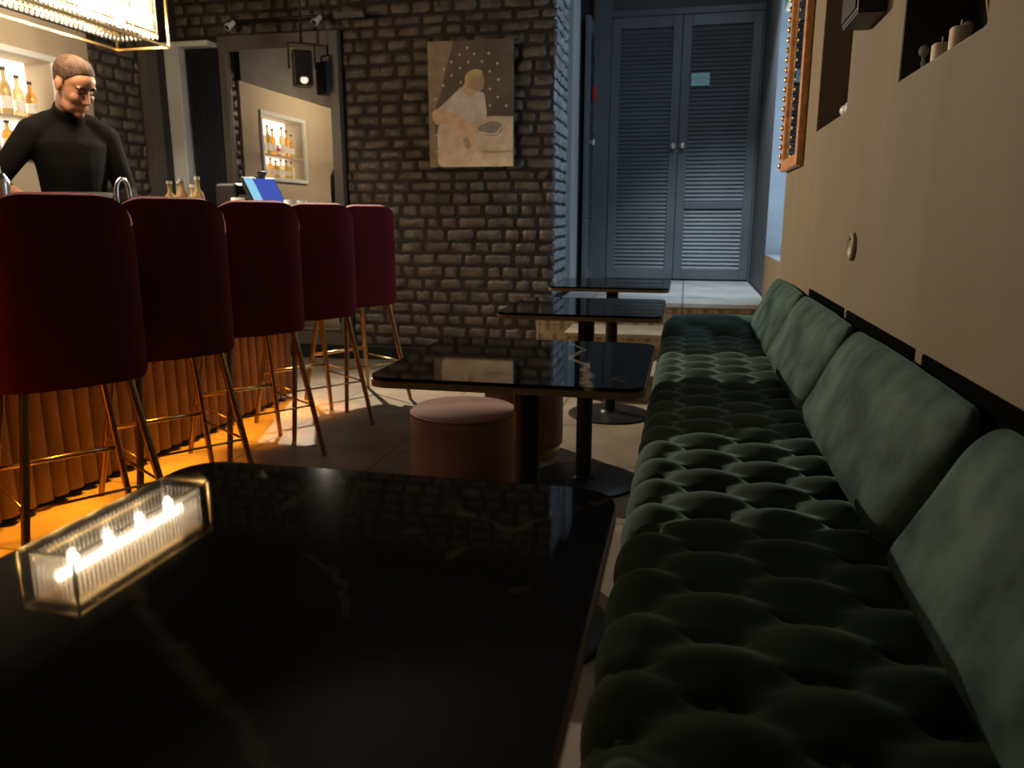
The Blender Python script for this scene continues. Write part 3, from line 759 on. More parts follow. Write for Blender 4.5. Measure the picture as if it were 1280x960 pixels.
# ------------------------------------------------------------------ bar stools
def make_stool(label):
    t = thing('bar_stool', label, 'bar stool', (0, 0, 0), 0, 'burgundy bar stools along the bar')
    hw, dp = .215, .19
    def plan(a, off):
        ca, sa = math.cos(a), math.sin(a)
        x = (dp - off) * math.copysign(abs(ca) ** .62, ca) if ca > 0 else (dp - off) * 1.15 * math.copysign(abs(ca) ** .9, ca)
        y = (hw - off) * math.copysign(abs(sa) ** .55, sa)
        return x, y
    def top(y, a):
        z = 1.087; ay = abs(y)
        e = (ay - (hw - .125)) / .125
        if e > 0: z -= .125 * (1 - math.sqrt(max(0, 1 - min(1, e) ** 2)))
        ex = max(0, (abs(a) - R(88)) / R(45)); z -= .20 * min(1, ex) ** .9
        return z
    amax = R(118); n = 56; bot = .55
    bm = bm_new(); loops = []
    for i in range(n + 1):
        a = -amax + 2 * amax * i / n
        xo, yo = plan(a, 0); xi, yi = plan(a, .05)
        zt = top(yo, a)
        zt_i = zt
        m = .018
        sec = [(xo * .965, yo * .965, bot), (xo, yo, bot + .02), (xo * 1.0, yo, bot + .15), (xo * 1.01, yo * 1.0, (bot + zt) / 2), (xo, yo, zt - .03),
               (xo * .985, yo * .985, zt - .008), ((xo + xi) / 2, (yo + yi) / 2, zt), (xi * 1.02, yi * 1.02, zt - .008), (xi, yi, zt - .03), (xi, yi, (bot + zt) / 2), (xi, yi, bot + .02), (xi * .98, yi * .98, bot)]
        loops.append([bm.verts.new(p) for p in sec])
    for i in range(n):
        for k in range(12):
            q = (k + 1) % 12
            bm.faces.new((loops[i][k], loops[i + 1][k], loops[i + 1][q], loops[i][q]))
    bm.faces.new(loops[0]); bm.faces.new(list(reversed(loops[-1])))
    obj('backrest', bm, 'burgundy', t, smooth=True, angle=60)
    bm = bm_new(); rounded_box_bm(bm, (-.03, 0, .635), (.37, .345, .15), .05, 6); obj('seat', bm, 'burgundy', t, smooth=True)
    bm = bm_new(); add_tube(bm, [(0, 0, .545), (0, 0, .565)], .165, 28); obj('seat_pan', bm, 'black', t)
    T, F = .135, .213
    for sx in (-1, 1):
        for sy in (-1, 1):
            bm = bm_new(); add_tube(bm, [(sx * T, sy * T, .56), (sx * F, sy * F, 0)], [.0135, .0105], 14); obj('leg', bm, 'brass_dark', t, smooth=True, angle=50)
    def at(sx, sy, z):
        k = T + (F - T) * (1 - z / .56); return (sx * k, sy * k, z)
    bm = bm_new(); add_tube(bm, [at(-1, -1, .26), at(-1, 1, .26)], .0085, 10); obj('footrest', bm, 'brass', t, smooth=True)
    for a, b in (((1, -1), (1, 1)), ((-1, -1), (1, -1)), ((-1, 1), (1, 1))):
        bm = bm_new(); add_tube(bm, [at(*a, .225), at(*b, .225)], .0042, 8); obj('stretcher', bm, 'brass', t, smooth=True)
    return t
PH = R(-33)
s0 = make_stool('nearest burgundy velvet bar stool, largest at the left edge')
s0.location = (-1.80, 1.915, 0); s0.rotation_euler = (0, 0, PH)
for x, y, r, lb in ((-1.80, 2.39, -34, 'second burgundy velvet bar stool from the near end of the bar'),
                    (-1.80, 2.93, -35, 'middle one of the five burgundy velvet bar stools'),
                    (-1.79, 3.455, -36, 'fourth burgundy velvet bar stool, second from the brick wall'),
                    (-1.79, 4.0, -33, 'farthest burgundy velvet bar stool, the one against the brick wall background')):
    dup(s0, (x, y, 0), R(r), lb)

# ------------------------------------------------------------------ tables
TX, TZ, TH = -.3525, .695, .0
def seg_d(p, a, b):
    ax, ay = a; bx_, by_ = b; px, py = p
    dx, dy = bx_ - ax, by_ - ay; L = dx * dx + dy * dy
    t = 0 if L == 0 else max(0, min(1, ((px - ax) * dx + (py - ay) * dy) / L))
    return math.hypot(px - ax - t * dx, py - ay - t * dy), t
def make_table(name, label, yc, veins, depth=.57, corner=.045, n=150):
    t = thing(name, label, 'table', (TX, yc, 0), 0, 'black marble tables along the sofa')
    hx, hy = .2875, depth / 2
    bm = bm_new()
    def mp(u, v, z, ins=0):
        x, y = (2 * u - 1) * (hx - ins), (2 * v - 1) * (hy - ins)
        cx_, cy_ = hx - ins - corner, hy - ins - corner
        qx, qy = abs(x) - cx_, abs(y) - cy_
        if qx > 0 and qy > 0:
            m = max(qx, qy) / math.hypot(qx, qy); x = math.copysign(cx_ + qx * m, x); y = math.copysign(cy_ + qy * m, y)
        return (x, y, z)
    g = add_grid(bm, n, n, lambda u, v: mp(u, v, TZ))
    # skirt down and underside
    rim = [g[i][0] for i in range(n)] + [g[n - 1][j] for j in range(1, n)] + [g[i][n - 1] for i in range(n - 2, -1, -1)] + [g[0][j] for j in range(n - 2, 0, -1)]
    low = [bm.verts.new((v.co.x, v.co.y, TZ - .008)) for v in rim]
    for i in range(len(rim)):
        q = (i + 1) % len(rim); bm.faces.new((rim[i], low[i], low[q], rim[q]))
    bm.faces.new(low)
    bm.verts.ensure_lookup_table(); bm.verts.index_update()
    vals = []
    for v in bm.verts:
        w = 0; x, y = v.co.x, v.co.y
        jx = x + .006 * noise.noise(Vector((x * 40, y * 40, yc))) + .003 * noise.noise(Vector((x * 120, y * 120, yc)))
        jy = y + .006 * noise.noise(Vector((x * 40, y * 40, yc + 9))) + .003 * noise.noise(Vector((x * 120, y * 120, yc + 5)))
        for pts, w0, w1, s in veins:
            for i in range(len(pts) - 1):
                d, tt = seg_d((jx, jy), pts[i], pts[i + 1])
                f = (i + tt) / (len(pts) - 1); wd = w0 + (w1 - w0) * f
                if d < wd * 1.6:
                    k = s * max(0, min(1, 1.6 - d / wd)) * (.75 + .5 * noise.noise(Vector((x * 60, y * 60, 2))))
                    w = max(w, k)
        vals.append(max(0, min(1, w)))
    top = obj('tabletop', bm, 'marble', t)
    at = top.data.attributes.new('vein', 'FLOAT', 'POINT'); at.data.foreach_set('value', vals)
    def slab(nm, z0, z1, ins, mat, m=40):
        bm = bm_new(); P = []
        for i in range(m): P.append(mp(i / m, 0, 0, ins))
        for i in range(m): P.append(mp(1, i / m, 0, ins))
        for i in range(m): P.append(mp(1 - i / m, 1, 0, ins))
        for i in range(m): P.append(mp(0, 1 - i / m, 0, ins))
        a = [bm.verts.new((p[0], p[1], z0)) for p in P]; b = [bm.verts.new((p[0], p[1], z1)) for p in P]
        for i in range(len(P)):
            q = (i + 1) % len(P); bm.faces.new((a[i], a[q], b[q], b[i]))
        bm.faces.new(a); bm.faces.new(b); return obj(nm, bm, mat, t)
    slab('edge_band', TZ - .022, TZ - .008, -.0015, 'edge')
    slab('under_plate', TZ - .030, TZ - .022, .10, 'black_metal')
    bm = bm_new(); add_tube(bm, [(0, 0, .012), (0, 0, TZ - .03)], .031, 28); obj('pole', bm, 'black_metal', t, smooth=True, angle=50)
    bm = bm_new(); add_lathe(bm, [(0, 0), (.215, 0), (.215, .008), (.20, .014), (.05, .018), (.04, .03), (0, .03)], n=48); obj('base_plate', bm, 'black_metal', t, smooth=True, angle=40)
    return t
M['edge'] = pbr('bronze_edge', (.28, .20, .11), .4, .35)
v1 = [([(-.16, .0), (-.1255, -.04), (-.0735, -.086), (-.0255, -.124)], .004, .005, .55), ([(-.0255, -.124), (.0135, -.153), (.0455, -.174), (.0765, -.189), (.1035, -.215), (.13, -.25)], .006, .005, .42),
      ([(-.1055, .116), (-.0845, .156)], .002, .003, .15), ([(-.0845, .156), (-.0805, .204), (-.0725, .24)], .004, .004, .5), ([(-.0725, .24), (-.0525, .29), (-.0255, .325)], .003, .002, .3)]
for a, b, s in (((.1035, .203), (.118, .192), .35), ((.118, .192), (.1345, .185), .55), ((.0745, .127), (.0865, .121), .55), ((.1895, .152), (.2065, .185), .6), ((.165, .17), (.1895, .152), .2), ((.1425, .075), (.1475, .099), .45), ((.2205, .025), (.2255, .026), .5), ((.2615, .253), (.2815, .27), .5), ((.2235, .2), (.2455, .229), .3)):
    v1.append(([a, b], .0045, .0045, s))
v1 = [(p, a, b, c * .16) for p, a, b, c in v1]
v1.append(([(.0, .05), (.05, .02), (.09, -.05)], .002, .002, .10)); v1.append(([(.1345, .185), (.165, .17), (.2, .12)], .0015, .0015, .12))
v2 = [([(.0645, .284), (.0655, .242), (.1175, .151), (.1055, .077), (.0955, .03), (.1265, -.027)], .0025, .006, .95), ([(.1265, -.027), (.1475, -.042), (.1505, -.109), (.1685, -.168), (.165, -.226), (.18, -.285)], .007, .0085, 1.),
      ([(.24, -.15), (.22, -.19), (.25, -.23)], .0012, .0012, .5), ([(0, .25), (.06, .245)], .001, .001, .4)]
v3 = [([(.16, .063), (.2075, .059), (.2735, -.047)], .0012, .002, .6), ([(.2075, .059), (.26, .1)], .001, .001, .4)]
T1 = make_table('marble_table', 'nearest black marble table, dark glossy top with brown veins filling the foreground', .595, v1, depth=.60, corner=.055)
make_table('marble_table', 'second black marble table, with a jagged gold vein across its top', 1.755, v2)
make_table('marble_table', 'third black marble table from the front, thin white vein near its right edge', 2.895, v3)
make_table('marble_table', 'farthest black marble table, seen nearly edge-on before the steps', 3.97, [], n=60)

# ------------------------------------------------------------------ poufs
def pouf(label, x, y, r=.172, h=.42):
    t = thing('pouf', label, 'pouf', (x, y, 0), 0, 'rose velvet poufs')
    bm = bm_new(); add_lathe(bm, [(0, .05), (r * .99, .05), (r, .06), (r, h - .03), (r * .985, h - .012), (r * .95, h - .003), (0, h + .004)], n=64); obj('upholstered_body', bm, 'pink', t, smooth=True, angle=60)
    bm = bm_new(); ring = []
    for k in range(49): a = 2 * PI * k / 48; ring.append((r * .985 * math.cos(a), r * .985 * math.sin(a), h - .012))
    add_tube(bm, ring, .0045, 8, cap=False); obj('piping', bm, 'pink', t, smooth=True)
    bm = bm_new(); add_lathe(bm, [(0, 0), (r * .93, 0), (r * .93, .05), (0, .05)], n=64); obj('brass_base', bm, 'brass', t, smooth=True, angle=40)
pouf('rose velvet pouf in front, left of the second table\'s pole', -.68, 2.335)
pouf('darker rose velvet pouf behind the second table, partly hidden by its pole', -.66, 3.22)

# ------------------------------------------------------------------ sofa
sofa = thing('tufted_sofa', 'long dark green velvet button-tufted bench sofa along the right wall', 'sofa', (0, 0, 0))
SY0, SY1 = -.9, 4.27
prof = []   # (x,z) path from the wall over the seat, around the front roll and down
zs_, rr = .432, .075
for i in range(60): prof.append((XR - .005 + (-.025 - (XR - .005)) * i / 59, zs_ + .006 * math.sin(PI * i / 59)))
for i in range(1, 15):
    a = R(90) * i / 14 * 1.15; prof.append((-.025 - rr * math.sin(a) * .95, zs_ - rr + rr * math.cos(a)))
x_, z_ = prof[-1]
for i in range(1, 16): prof.append((x_ + .035 * (i / 15), z_ + (.09 - z_) * i / 15))
# arc length measured from the roll's top backwards
acc = [0]
for i in range(1, len(prof)): acc.append(acc[-1] + math.hypot(prof[i][0] - prof[i - 1][0], prof[i][1] - prof[i - 1][1]))
s_btn = acc[60 + 3]
A_, B_ = .157, .135
def tuft(y, s):
    """s: distance back from the front button row (positive towards the wall)"""
    yy = y - .03
    if s >= -.02:
        u = (yy / A_ + s / (2 * B_)); v = (yy / A_ - s / (2 * B_))
        d = math.sqrt(math.sin(PI * u) ** 2 + .05) * math.sqrt(math.sin(PI * v) ** 2 + .05)
        fade = 1
        # button dimples
        k = round(s / B_); off = .5 * A_ * (k % 2)
        dy = (yy - off) - A_ * round((yy - off) / A_); ds = s - k * B_
        q = (dy / .015) ** 2 + (ds / .050) ** 4
        dim = -.017 * math.exp(-q)
        pl = 0
        if k == 0: pl = .0016 * math.sin(dy * 2 * PI / .010) * math.exp(-(dy / .03) ** 2 - (ds / .035) ** 2)
        return .024 * d - .011 + dim + pl
    w = max(0, 1 - (-s - .02) / .25)
    d = abs(math.sin(PI * yy / A_)) ** .45
    return (.026 * d - .016) * w
ny = 860; nv = len(prof)
bm = bm_new()
def nrm(j):
    a, b = prof[max(0, j - 1)], prof[min(nv - 1, j + 1)]; d = Vector((b[0] - a[0], b[1] - a[1])).normalized(); return (d.y, -d.x) if False else (-d.y * -1, d.x * -1)
rows = []
for i in range(ny):
    y = SY0 + (SY1 - SY0) * i / (ny - 1)
    e = max(0, (y - (SY1 - .32)) / .32)      # smooth raised roll at the far end
    flat = 1 - min(1, e * 2.2)
    endz = 0
    if e > 0: endz = .085 * math.sin(min(1, e * 1.25) * PI * .62) - (.30 * max(0, e - .80) ** 1.3 * 2.2)
    row = []
    for j in range(nv):
        x, z = prof[j]
        n_ = nrm(j)
        if e > .45: x += max(0, min(1, (XR - .22 - x) / .3)) * .17 * ((e - .45) / .55) ** 2
        wall_f = max(0, min(1, (acc[j] - .06) / .10))
        t_ = tuft(y, s_btn - acc[j]) * wall_f * flat
        rib = 0
        if e > 0 and j < 72: rib = .0022 * math.sin(y * 2 * PI / .022) * min(1, e * 4) * (1 - e)
        wgt = max(0, min(1, (z - .09) / .3))
        row.append(bm.verts.new((x + n_[0] * (t_ + rib), y, max(.05, z + n_[1] * (t_ + rib) + endz * wgt))))
    rows.append(row)
for i in range(ny - 1):
    for j in range(nv - 1): bm.faces.new((rows[i][j], rows[i][j + 1], rows[i + 1][j + 1], rows[i + 1][j]))
bm.faces.new(rows[0]); bm.faces.new(list(reversed(rows[-1])))
obj('tufted_seat', bm, 'green', sofa, smooth=True)
bm = bm_new()
k = 0
for kk in range(0, 4):
    s = kk * B_; off = .5 * A_ * (kk % 2) + .03
    j = min(range(nv), key=lambda q: abs(acc[q] - (s_btn - s)))
    y = SY0 + ((off - SY0) % A_) + .001
    while y < SY1 - .36:
        if y > .25:
            x, z = prof[j]; n_ = nrm(j); h_ = tuft(y, s)
            add_ell(bm, (x + n_[0] * (h_ + .002), y, z + n_[1] * (h_ + .002)), (.009, .009, .006), nu=10, nv=6)
        y += A_
bt = obj('tufting_buttons', bm, 'green', sofa, smooth=True); bt['kind'] = 'stuff'
bm = bm_new(); bx(bm, -.03, XR - .02, SY0 + .05, SY1 - .06, 0, .10); obj('plinth', bm, 'black', sofa)

# back cushions
def cushion(label, y0, y1, seed):
    Lc = y1 - y0; t = thing('back_cushion', label, 'cushion', (.42, (y0 + y1) / 2, .434), 0, 'green velvet back cushions')
    bm = bm_new(); Hc = .285
    def df(p):
        f = (p.z + Hc / 2) / Hc; f = max(0, min(1, f))
        front, back = -.090 + .118 * f, .070
        fx = (p.x + .075) / .15
        x = front + (back - front) * fx
        e = (1 - (2 * p.y / Lc) ** 4) * (1 - (2 * f - 1) ** 4)
        if fx < .5: x -= .013 * e * (1 - 2 * fx)
        x += .0025 * noise.noise(Vector((p.y * 9 + seed, p.z * 12, seed)))
        return Vector((x, p.y - .085 * f + .02, p.z + .006 * math.cos(PI * p.y / Lc) * f))
    rounded_box_bm(bm, (0, 0, Hc / 2), (.15, Lc, Hc), .062, 14, df)
    obj('cushion_cover', bm, 'green_worn', t, smooth=True)
    bm = bm_new(); ring = []
    for y, z in ((-Lc / 2 + .02, .06), (-Lc / 2 + .006, .12), (-Lc / 2 + .006, .2), (-Lc / 2 + .02, .26)):
        f = z / Hc; ring.append((.02 + .05 * f, y - .085 * f + .02, z))
    add_tube(bm, ring, .0035, 8); obj('side_seam', bm, 'green_worn', t, smooth=True)
cushion('nearest green velvet back cushion at the lower right corner', .36, 1.325, 1)
cushion('second green velvet back cushion from the front, with brushed pale marks', 1.36, 2.325, 5)
cushion('third green velvet back cushion from the front', 2.35, 3.30, 9)
cushion('farthest green velvet back cushion, at the end by the steps', 3.325, 4.22, 13)

M['wall_board'] = pbr('black_board', (.0015, .0015, .0015), .95, spec=.02)
# black boards on the wall behind the cushions
for y0, y1, lb in ((1.0, 1.725, 'black padded wall board behind the nearest pair of cushions'), (1.805, 2.52, 'black padded wall board behind the second and third cushions'),
                   (2.59, 3.27, 'black padded wall board farthest along, behind the third cushion')):
    t = obj('wall_board', (lambda b: (rounded_box_bm(b, (0, 0, 0), (.008, y1 - y0, .25), .003, 3), b)[1])(bm_new()), 'wall_board', smooth=True, loc=(XR - .0045, (y0 + y1) / 2, .617))
    tag(t, lb, 'wall board', 'black wall boards behind the cushions')

# ------------------------------------------------------------------ right wall items
mo = thing('ornate_mirror', 'tall orange wood framed mirror with gold beading on the right wall', 'mirror', (XR, 4.06, 1.25))
L2, HM, fw = .30, 1.15, .055
bm = bm_new()
for sy in (-1, 1): bx(bm, -.035, 0, sy * L2, sy * (L2 - fw), 0, HM)
bx(bm, -.035, 0, -L2 + fw, L2 - fw, 0, fw); bx(bm, -.035, 0, -L2 + fw, L2 - fw, HM - fw, HM); obj('frame', bm, 'orange_wood', mo, bevel=.006)
bm = bm_new(); bx(bm, -.02, -.012, -L2 + fw - .01, L2 - fw + .01, fw - .01, HM - fw + .01); obj('mirror_glass', bm, 'mirror', mo)
bm = bm_new()
for k in range(24): add_ell(bm, (-.037, L2 - .02, .03 + k * .047), (.012, .014, .016), nu=10, nv=8)
obj('gold_beading', bm, 'brass', mo, smooth=True)

so = thing('wall_socket', 'round recessed socket with a ring on the taupe wall', 'socket', (XR, 2.54, .934))
def disc_x(bm, prof): 
    b2 = bm_new(); add_lathe(b2, prof, n=28); bmesh.ops.transform(b2, matrix=Matrix.Rotation(R(-90), 4, 'Y'), verts=b2.verts)
    me = bpy.data.meshes.new('tmp'); b2.to_mesh(me); b2.free(); bm.from_mesh(me); bpy.data.meshes.remove(me)
M['socket'] = pbr('socket_plastic', (.30, .235, .16), .5)
bm = bm_new(); disc_x(bm, [(.028, .001), (.042, .001), (.043, .004), (.040, .011), (.034, .013), (.029, .008)]); obj('ring', bm, 'socket', so, smooth=True, angle=50)
bm = bm_new(); disc_x(bm, [(0, .001), (.030, .001), (.030, .006), (0, .006)]); obj('face_plate', bm, 'socket', so, smooth=True, angle=50)
bm = bm_new()
for dy in (-.0095, .0095): b0 = (dy, 0); add_tube(bm, [(-.0062, dy, 0), (-.0005, dy, 0)], .0045, 10)
bx(bm, -.012, -.004, -.003, .003, .02, .027); obj('pin_holes', bm, 'black', so)

NZ = NB + .0042
def candle(label, x, y, r, h):
    t = thing('pillar_candle', label, 'candle', (x, y, NZ), 0, 'cream pillar candles in the dark niche')
    bm = bm_new(); add_lathe(bm, [(0, 0), (r, 0), (r, h - .004), (r - .004, h), (r * .5, h - .002), (0, h - .006)], n=32); obj('wax', bm, 'wax', t, smooth=True, angle=50)
    bm = bm_new(); add_tube(bm, [(0, 0, h - .006), (.001, 0, h + .014)], .0018, 6); obj('wick', bm, 'wick', t)
candle('shorter cream pillar candle in the niche, left of the taller one', .555, 2.06, .021, .060)
candle('taller cream pillar candle in the niche on the right wall', .555, 1.935, .021, .068)
g1 = thing('glass_candlestick', 'small glass candlestick with a ball top at the far niche end', 'candlestick', (.545, 2.165, NZ))
bm = bm_new(); add_lathe(bm, [(0, 0), (.014, 0), (.013, .004), (.004, .010), (.004, .03), (.007, .036), (.004, .042), (.005, .05), (0, .052)], n=20); obj('stem', bm, 'cut_glass', g1, smooth=True)
bm = bm_new(); add_ell(bm, (0, 0, .064), (.013, .013, .014)); obj('ball', bm, 'cut_glass', g1, smooth=True)
g2 = thing('glass_tumbler', 'small cut glass tumbler between the candlestick and the candles', 'glass', (.585, 2.15, NZ))
bm = bm_new(); add_lathe(bm, [(0, 0), (.020, 0), (.022, .055), (.020, .055), (.018, .005), (0, .005)], n=12); obj('tumbler_bowl', bm, 'cut_glass', g2)
g3 = thing('glass_decanter', 'small stoppered glass decanter at the back of the dark niche', 'decanter', (.625, 2.13, NZ))
bm = bm_new(); add_lathe(bm, [(0, 0), (.024, 0), (.026, .03), (.024, .055), (.009, .07), (.009, .09), (0, .09)], n=20); obj('flask', bm, 'cut_glass', g3, smooth=True)
bm = bm_new(); add_ell(bm, (0, 0, .105), (.014, .014, .015)); obj('stopper', bm, 'cut_glass', g3, smooth=True)
rd = thing('reed_diffuser', 'glass reed diffuser with pale sticks at the near niche end', 'diffuser', (.555, 1.755, NZ))
bm = bm_new(); add_lathe(bm, [(0, 0), (.022, 0), (.023, .018), (.010, .024), (.010, .032), (.008, .032), (.008, .023), (.019, .017), (.019, .004), (0, .004)], n=24); obj('diffuser_bottle', bm, 'glass', rd, smooth=True)
for dx, dy in ((-.012, .05), (.01, .018), (-.016, -.04), (.02, -.01), (.0, .035)):
    bm = bm_new(); add_tube(bm, [(-dx * .15, -dy * .12, .006), (dx, dy, .16)], .0022, 8); obj('reed', bm, 'reed', rd, smooth=True)
sv = thing('shell_ornament', 'little white shell ornament on the ledge of the brown niche', 'ornament', (.53, 2.955, 1.3622))
sv.scale = (1.5, 1.5, 1.5)
for c, r in (((0, -.03, .012), (.018, .03, .012)), ((.0, .025, .014), (.018, .022, .014))):
    bm = bm_new(); add_ell(bm, c, r); add_ell(bm, (c[0] + .004, c[1] + .01, c[2] + .010), (.010, .010, .012)); obj('shell', bm, 'white_china', sv, smooth=True)

# ------------------------------------------------------------------ bartender
pr = thing('person', 'young bartender in a black high-collar top looking down behind the bar', 'person', (-3.125, 3.545, 0), R(-30))
pr.scale = (.99, .99, .99)
def shaped(name, bm, mat, voxel, smooth_it=6, parent=pr, fac=.5):
    o = obj(name, bm, mat, parent, smooth=True)
    r = o.modifiers.new('remesh', 'REMESH'); r.mode = 'VOXEL'; r.voxel_size = voxel; r.use_smooth_shade = True
    s = o.modifiers.new('smooth', 'SMOOTH'); s.factor = fac; s.iterations = smooth_it
    return o
HC = Vector((.150, 0, 1.672)); HR = Matrix.Rotation(R(20), 3, 'Z') @ Matrix.Rotation(R(32), 3, 'Y') @ Matrix.Rotation(R(4), 3, 'X')
HS = 1.10
def H(p): return HC + HR @ (Vector(p) * HS)
def hell(bm, c, r, rot=None):
    q = HR if rot is None else HR @ rot
    add_ell(bm, H(c), [x * HS for x in r], q)
sh_l, sh_r = Vector((.015, .172, 1.452)), Vector((.015, -.172, 1.452))
el_r, wr_r = Vector((-.03, -.355, 1.20)), Vector((.20, -.255, 1.085))
el_l, wr_l = Vector((.02, .255, 1.17)), Vector((.22, .20, 1.04))
b = bm_new()
# head
hell(b, (-.012, 0, .036), (.094, .074, .084)); hell(b, (.028, 0, -.005), (.062, .062, .085))
hell(b, (.042, 0, -.058), (.048, .050, .050)); hell(b, (.066, 0, -.098), (.026, .026, .018))
hell(b, (.02, .042, -.07), (.05, .016, .028), Matrix.Rotation(R(18), 3, 'Y')); hell(b, (.02, -.042, -.07), (.05, .016, .028), Matrix.Rotation(R(18), 3, 'Y'))
for s in (-1, 1):
    hell(b, (.062, s * .036, -.022), (.026, .022, .026)); hell(b, (.079, s * .028, .032), (.010, .024, .007))
    hell(b, (-.004, s * .073, .000), (.016, .012, .029), Matrix.Rotation(R(-12), 3, 'Y')); hell(b, (-.010, s * .080, .010), (.011, .008, .017))
hell(b, (.040, 0, .048), (.052, .060, .052))
add_tube(b, [H((.084, 0, .022)), H((.099, 0, -.005)), H((.110, 0, -.026)), H((.092, 0, -.036))], [.0095, .0105, .0125, .010], 12)
hell(b, (.090, .010, -.031), (.012, .009, .008)); hell(b, (.090, -.010, -.031), (.012, .009, .008))
hell(b, (.084, 0, -.058), (.012, .024, .006)); hell(b, (.082, 0, -.070), (.012, .021, .006)); hell(b, (.076, 0, -.045), (.014, .022, .012))
# neck and body
add_tube(b, [(.0, 0, 1.40), (.025, 0, 1.50), H((-.015, 0, -.07)), H((-.01, 0, -.02))], [.075, .06, .056, .058], 20)
add_loft(b, [((0, 0, .86), (.10, .155)), ((0, 0, .98), (.115, .17)), ((0, 0, 1.12), (.098, .145)), ((.01, 0, 1.28), (.112, .162)), ((.01, 0, 1.40), (.105, .172)), ((.005, 0, 1.48), (.07, .12))])
def limb(a, m, c, r): add_tube(b, [a, a.lerp(m, .5), m, m.lerp(c, .45), c], r, 14)
limb(sh_r, el_r, wr_r, [.055, .048, .040, .038, .027]); limb(sh_l, el_l, wr_l, [.055, .048, .040, .038, .027])
add_ell(b, sh_r, (.06, .055, .06)); add_ell(b, sh_l, (.06, .055, .06))
for s in (-1, 1):
    add_tube(b, [(0, s * .085, .92), (.02, s * .095, .50), (0, s * .1, .10)], [.085, .058, .04], 16)
    add_tube(b, [(-.05, s * .1, .045), (.05, s * .1, .04), (.15, s * .105, .03)], [.035, .04, .03], 12)
def hand(w, d, n, thumb):
    """w wrist, d finger direction, n palm normal, thumb: side vector"""
    d = d.normalized(); n = n.normalized(); sd = d.cross(n).normalized() * thumb
    add_tube(b, [w - d * .03, w + d * .02, w + d * .085], [(.022, .02), (.036, .018), (.038, .014)], 12)
    for i, (o_, L) in enumerate(((.029, .070), (.010, .080), (-.010, .075), (-.028, .060))):
        p0 = w + d * .075 + sd * o_; p1 = p0 + d * L * .5 + n * L * .1; p2 = p1 + d * L * .3 + n * L * .25; p3 = p2 + d * L * .12 + n * L * .2
        add_tube(b, [p0, p1, p2, p3], [.0095, .009, .008, .0065], 8)
    p0 = w + d * .03 + sd * .03; p1 = p0 + sd * .028 + d * .03 + n * .012; p2 = p1 + d * .03 + n * .012
    add_tube(b, [p0, p1, p2], [.012, .0105, .0085], 8)
hand(wr_r, Vector((.95, .25, -.15)), Vector((0, .1, -1)), -1)
hand(wr_l, Vector((.95, -.25, -.15)), Vector((0, -.1, -1)), 1)
shaped('body', b, 'skin', .006, 5)
# hair: displaced sphere which dives under the skin away from the hairline
def hair_fn():
    bm = bm_new(); nu, nvv = 64, 48; rings = []
    for j in range(nvv + 1):
        th = PI * j / nvv; ring = []
        for k in range(1 if j in (0, nvv) else nu):
            a = 2 * PI * k / nu
            d = Vector((math.sin(th) * math.cos(a), math.sin(th) * math.sin(a), math.cos(th)))
            p = Vector((-.014 + .098 * d.x, .078 * d.y, .038 + .088 * d.z))
            # hairline height as a function of x: high at the brow, low at the nape
            xs = (-.12, -.075, -.040, -.028, .006, .012, .024, .034, .052, .068, .12)
            zl = (-.065, -.060, -.030, .026, .032, -.004, .0, .044, .060, .074, .080)
            line = zl[0]
            for q_ in range(10):
                if xs[q_] <= p.x <= xs[q_ + 1]: line = zl[q_] + (zl[q_ + 1] - zl[q_]) * (p.x - xs[q_]) / (xs[q_ + 1] - xs[q_])
            if p.x > .12: line = .08
            f = max(0, min(1, (p.z - line) / .03 + .5))
            cover = f * f * (3 - 2 * f)
            up = max(0, min(1, (p.z - .03) / .07)); lift = -.016 + (.0125 + .010 * up) * cover
            quiff = max(0, 1 - ((p.x - .05) / .05) ** 2) * max(0, p.z - .07) * .55 * cover
            strand = .0016 * noise.noise(Vector((p.x * 25, p.y * 130, p.z * 40))) * cover
            p = p + d * (lift + strand) + Vector((.12, 0, .35)) * quiff
            ring.append(bm.verts.new(H(p)))
        rings.append(ring)
    for j in range(nvv):
        A, Bq = rings[j], rings[j + 1]
        for k in range(nu):
            q = (k + 1) % nu
            if len(A) == 1: bm.faces.new((A[0], Bq[k], Bq[q]))
            elif len(Bq) == 1: bm.faces.new((A[k], Bq[0], A[q]))
            else: bm.faces.new((A[k], Bq[k], Bq[q], A[q]))
    return bm
obj('hair', hair_fn(), 'hair', pr, smooth=True)
for s in (-1, 1):
    b2 = bm_new(); add_tube(b2, [H((.089, s * .012, .030)), H((.087, s * .030, .035)), H((.074, s * .050, .029))], [.0045, .0065, .0035], 8); obj('eyebrow', b2, 'brow', pr, smooth=True)
    b2 = bm_new(); add_tube(b2, [H((.089, s * .016, .010)), H((.0885, s * .030, .006)), H((.077, s * .044, .010))], [.002, .0042, .002], 8); obj('eyelash_line', b2, 'brow', pr, smooth=True)
b2 = bm_new(); add_tube(b2, [H((.080, -.022, -.065)), H((.0955, 0, -.0645)), H((.080, .022, -.065))], [.002, .0045, .002], 8); obj('mouth', b2, 'lip', pr, smooth=True)
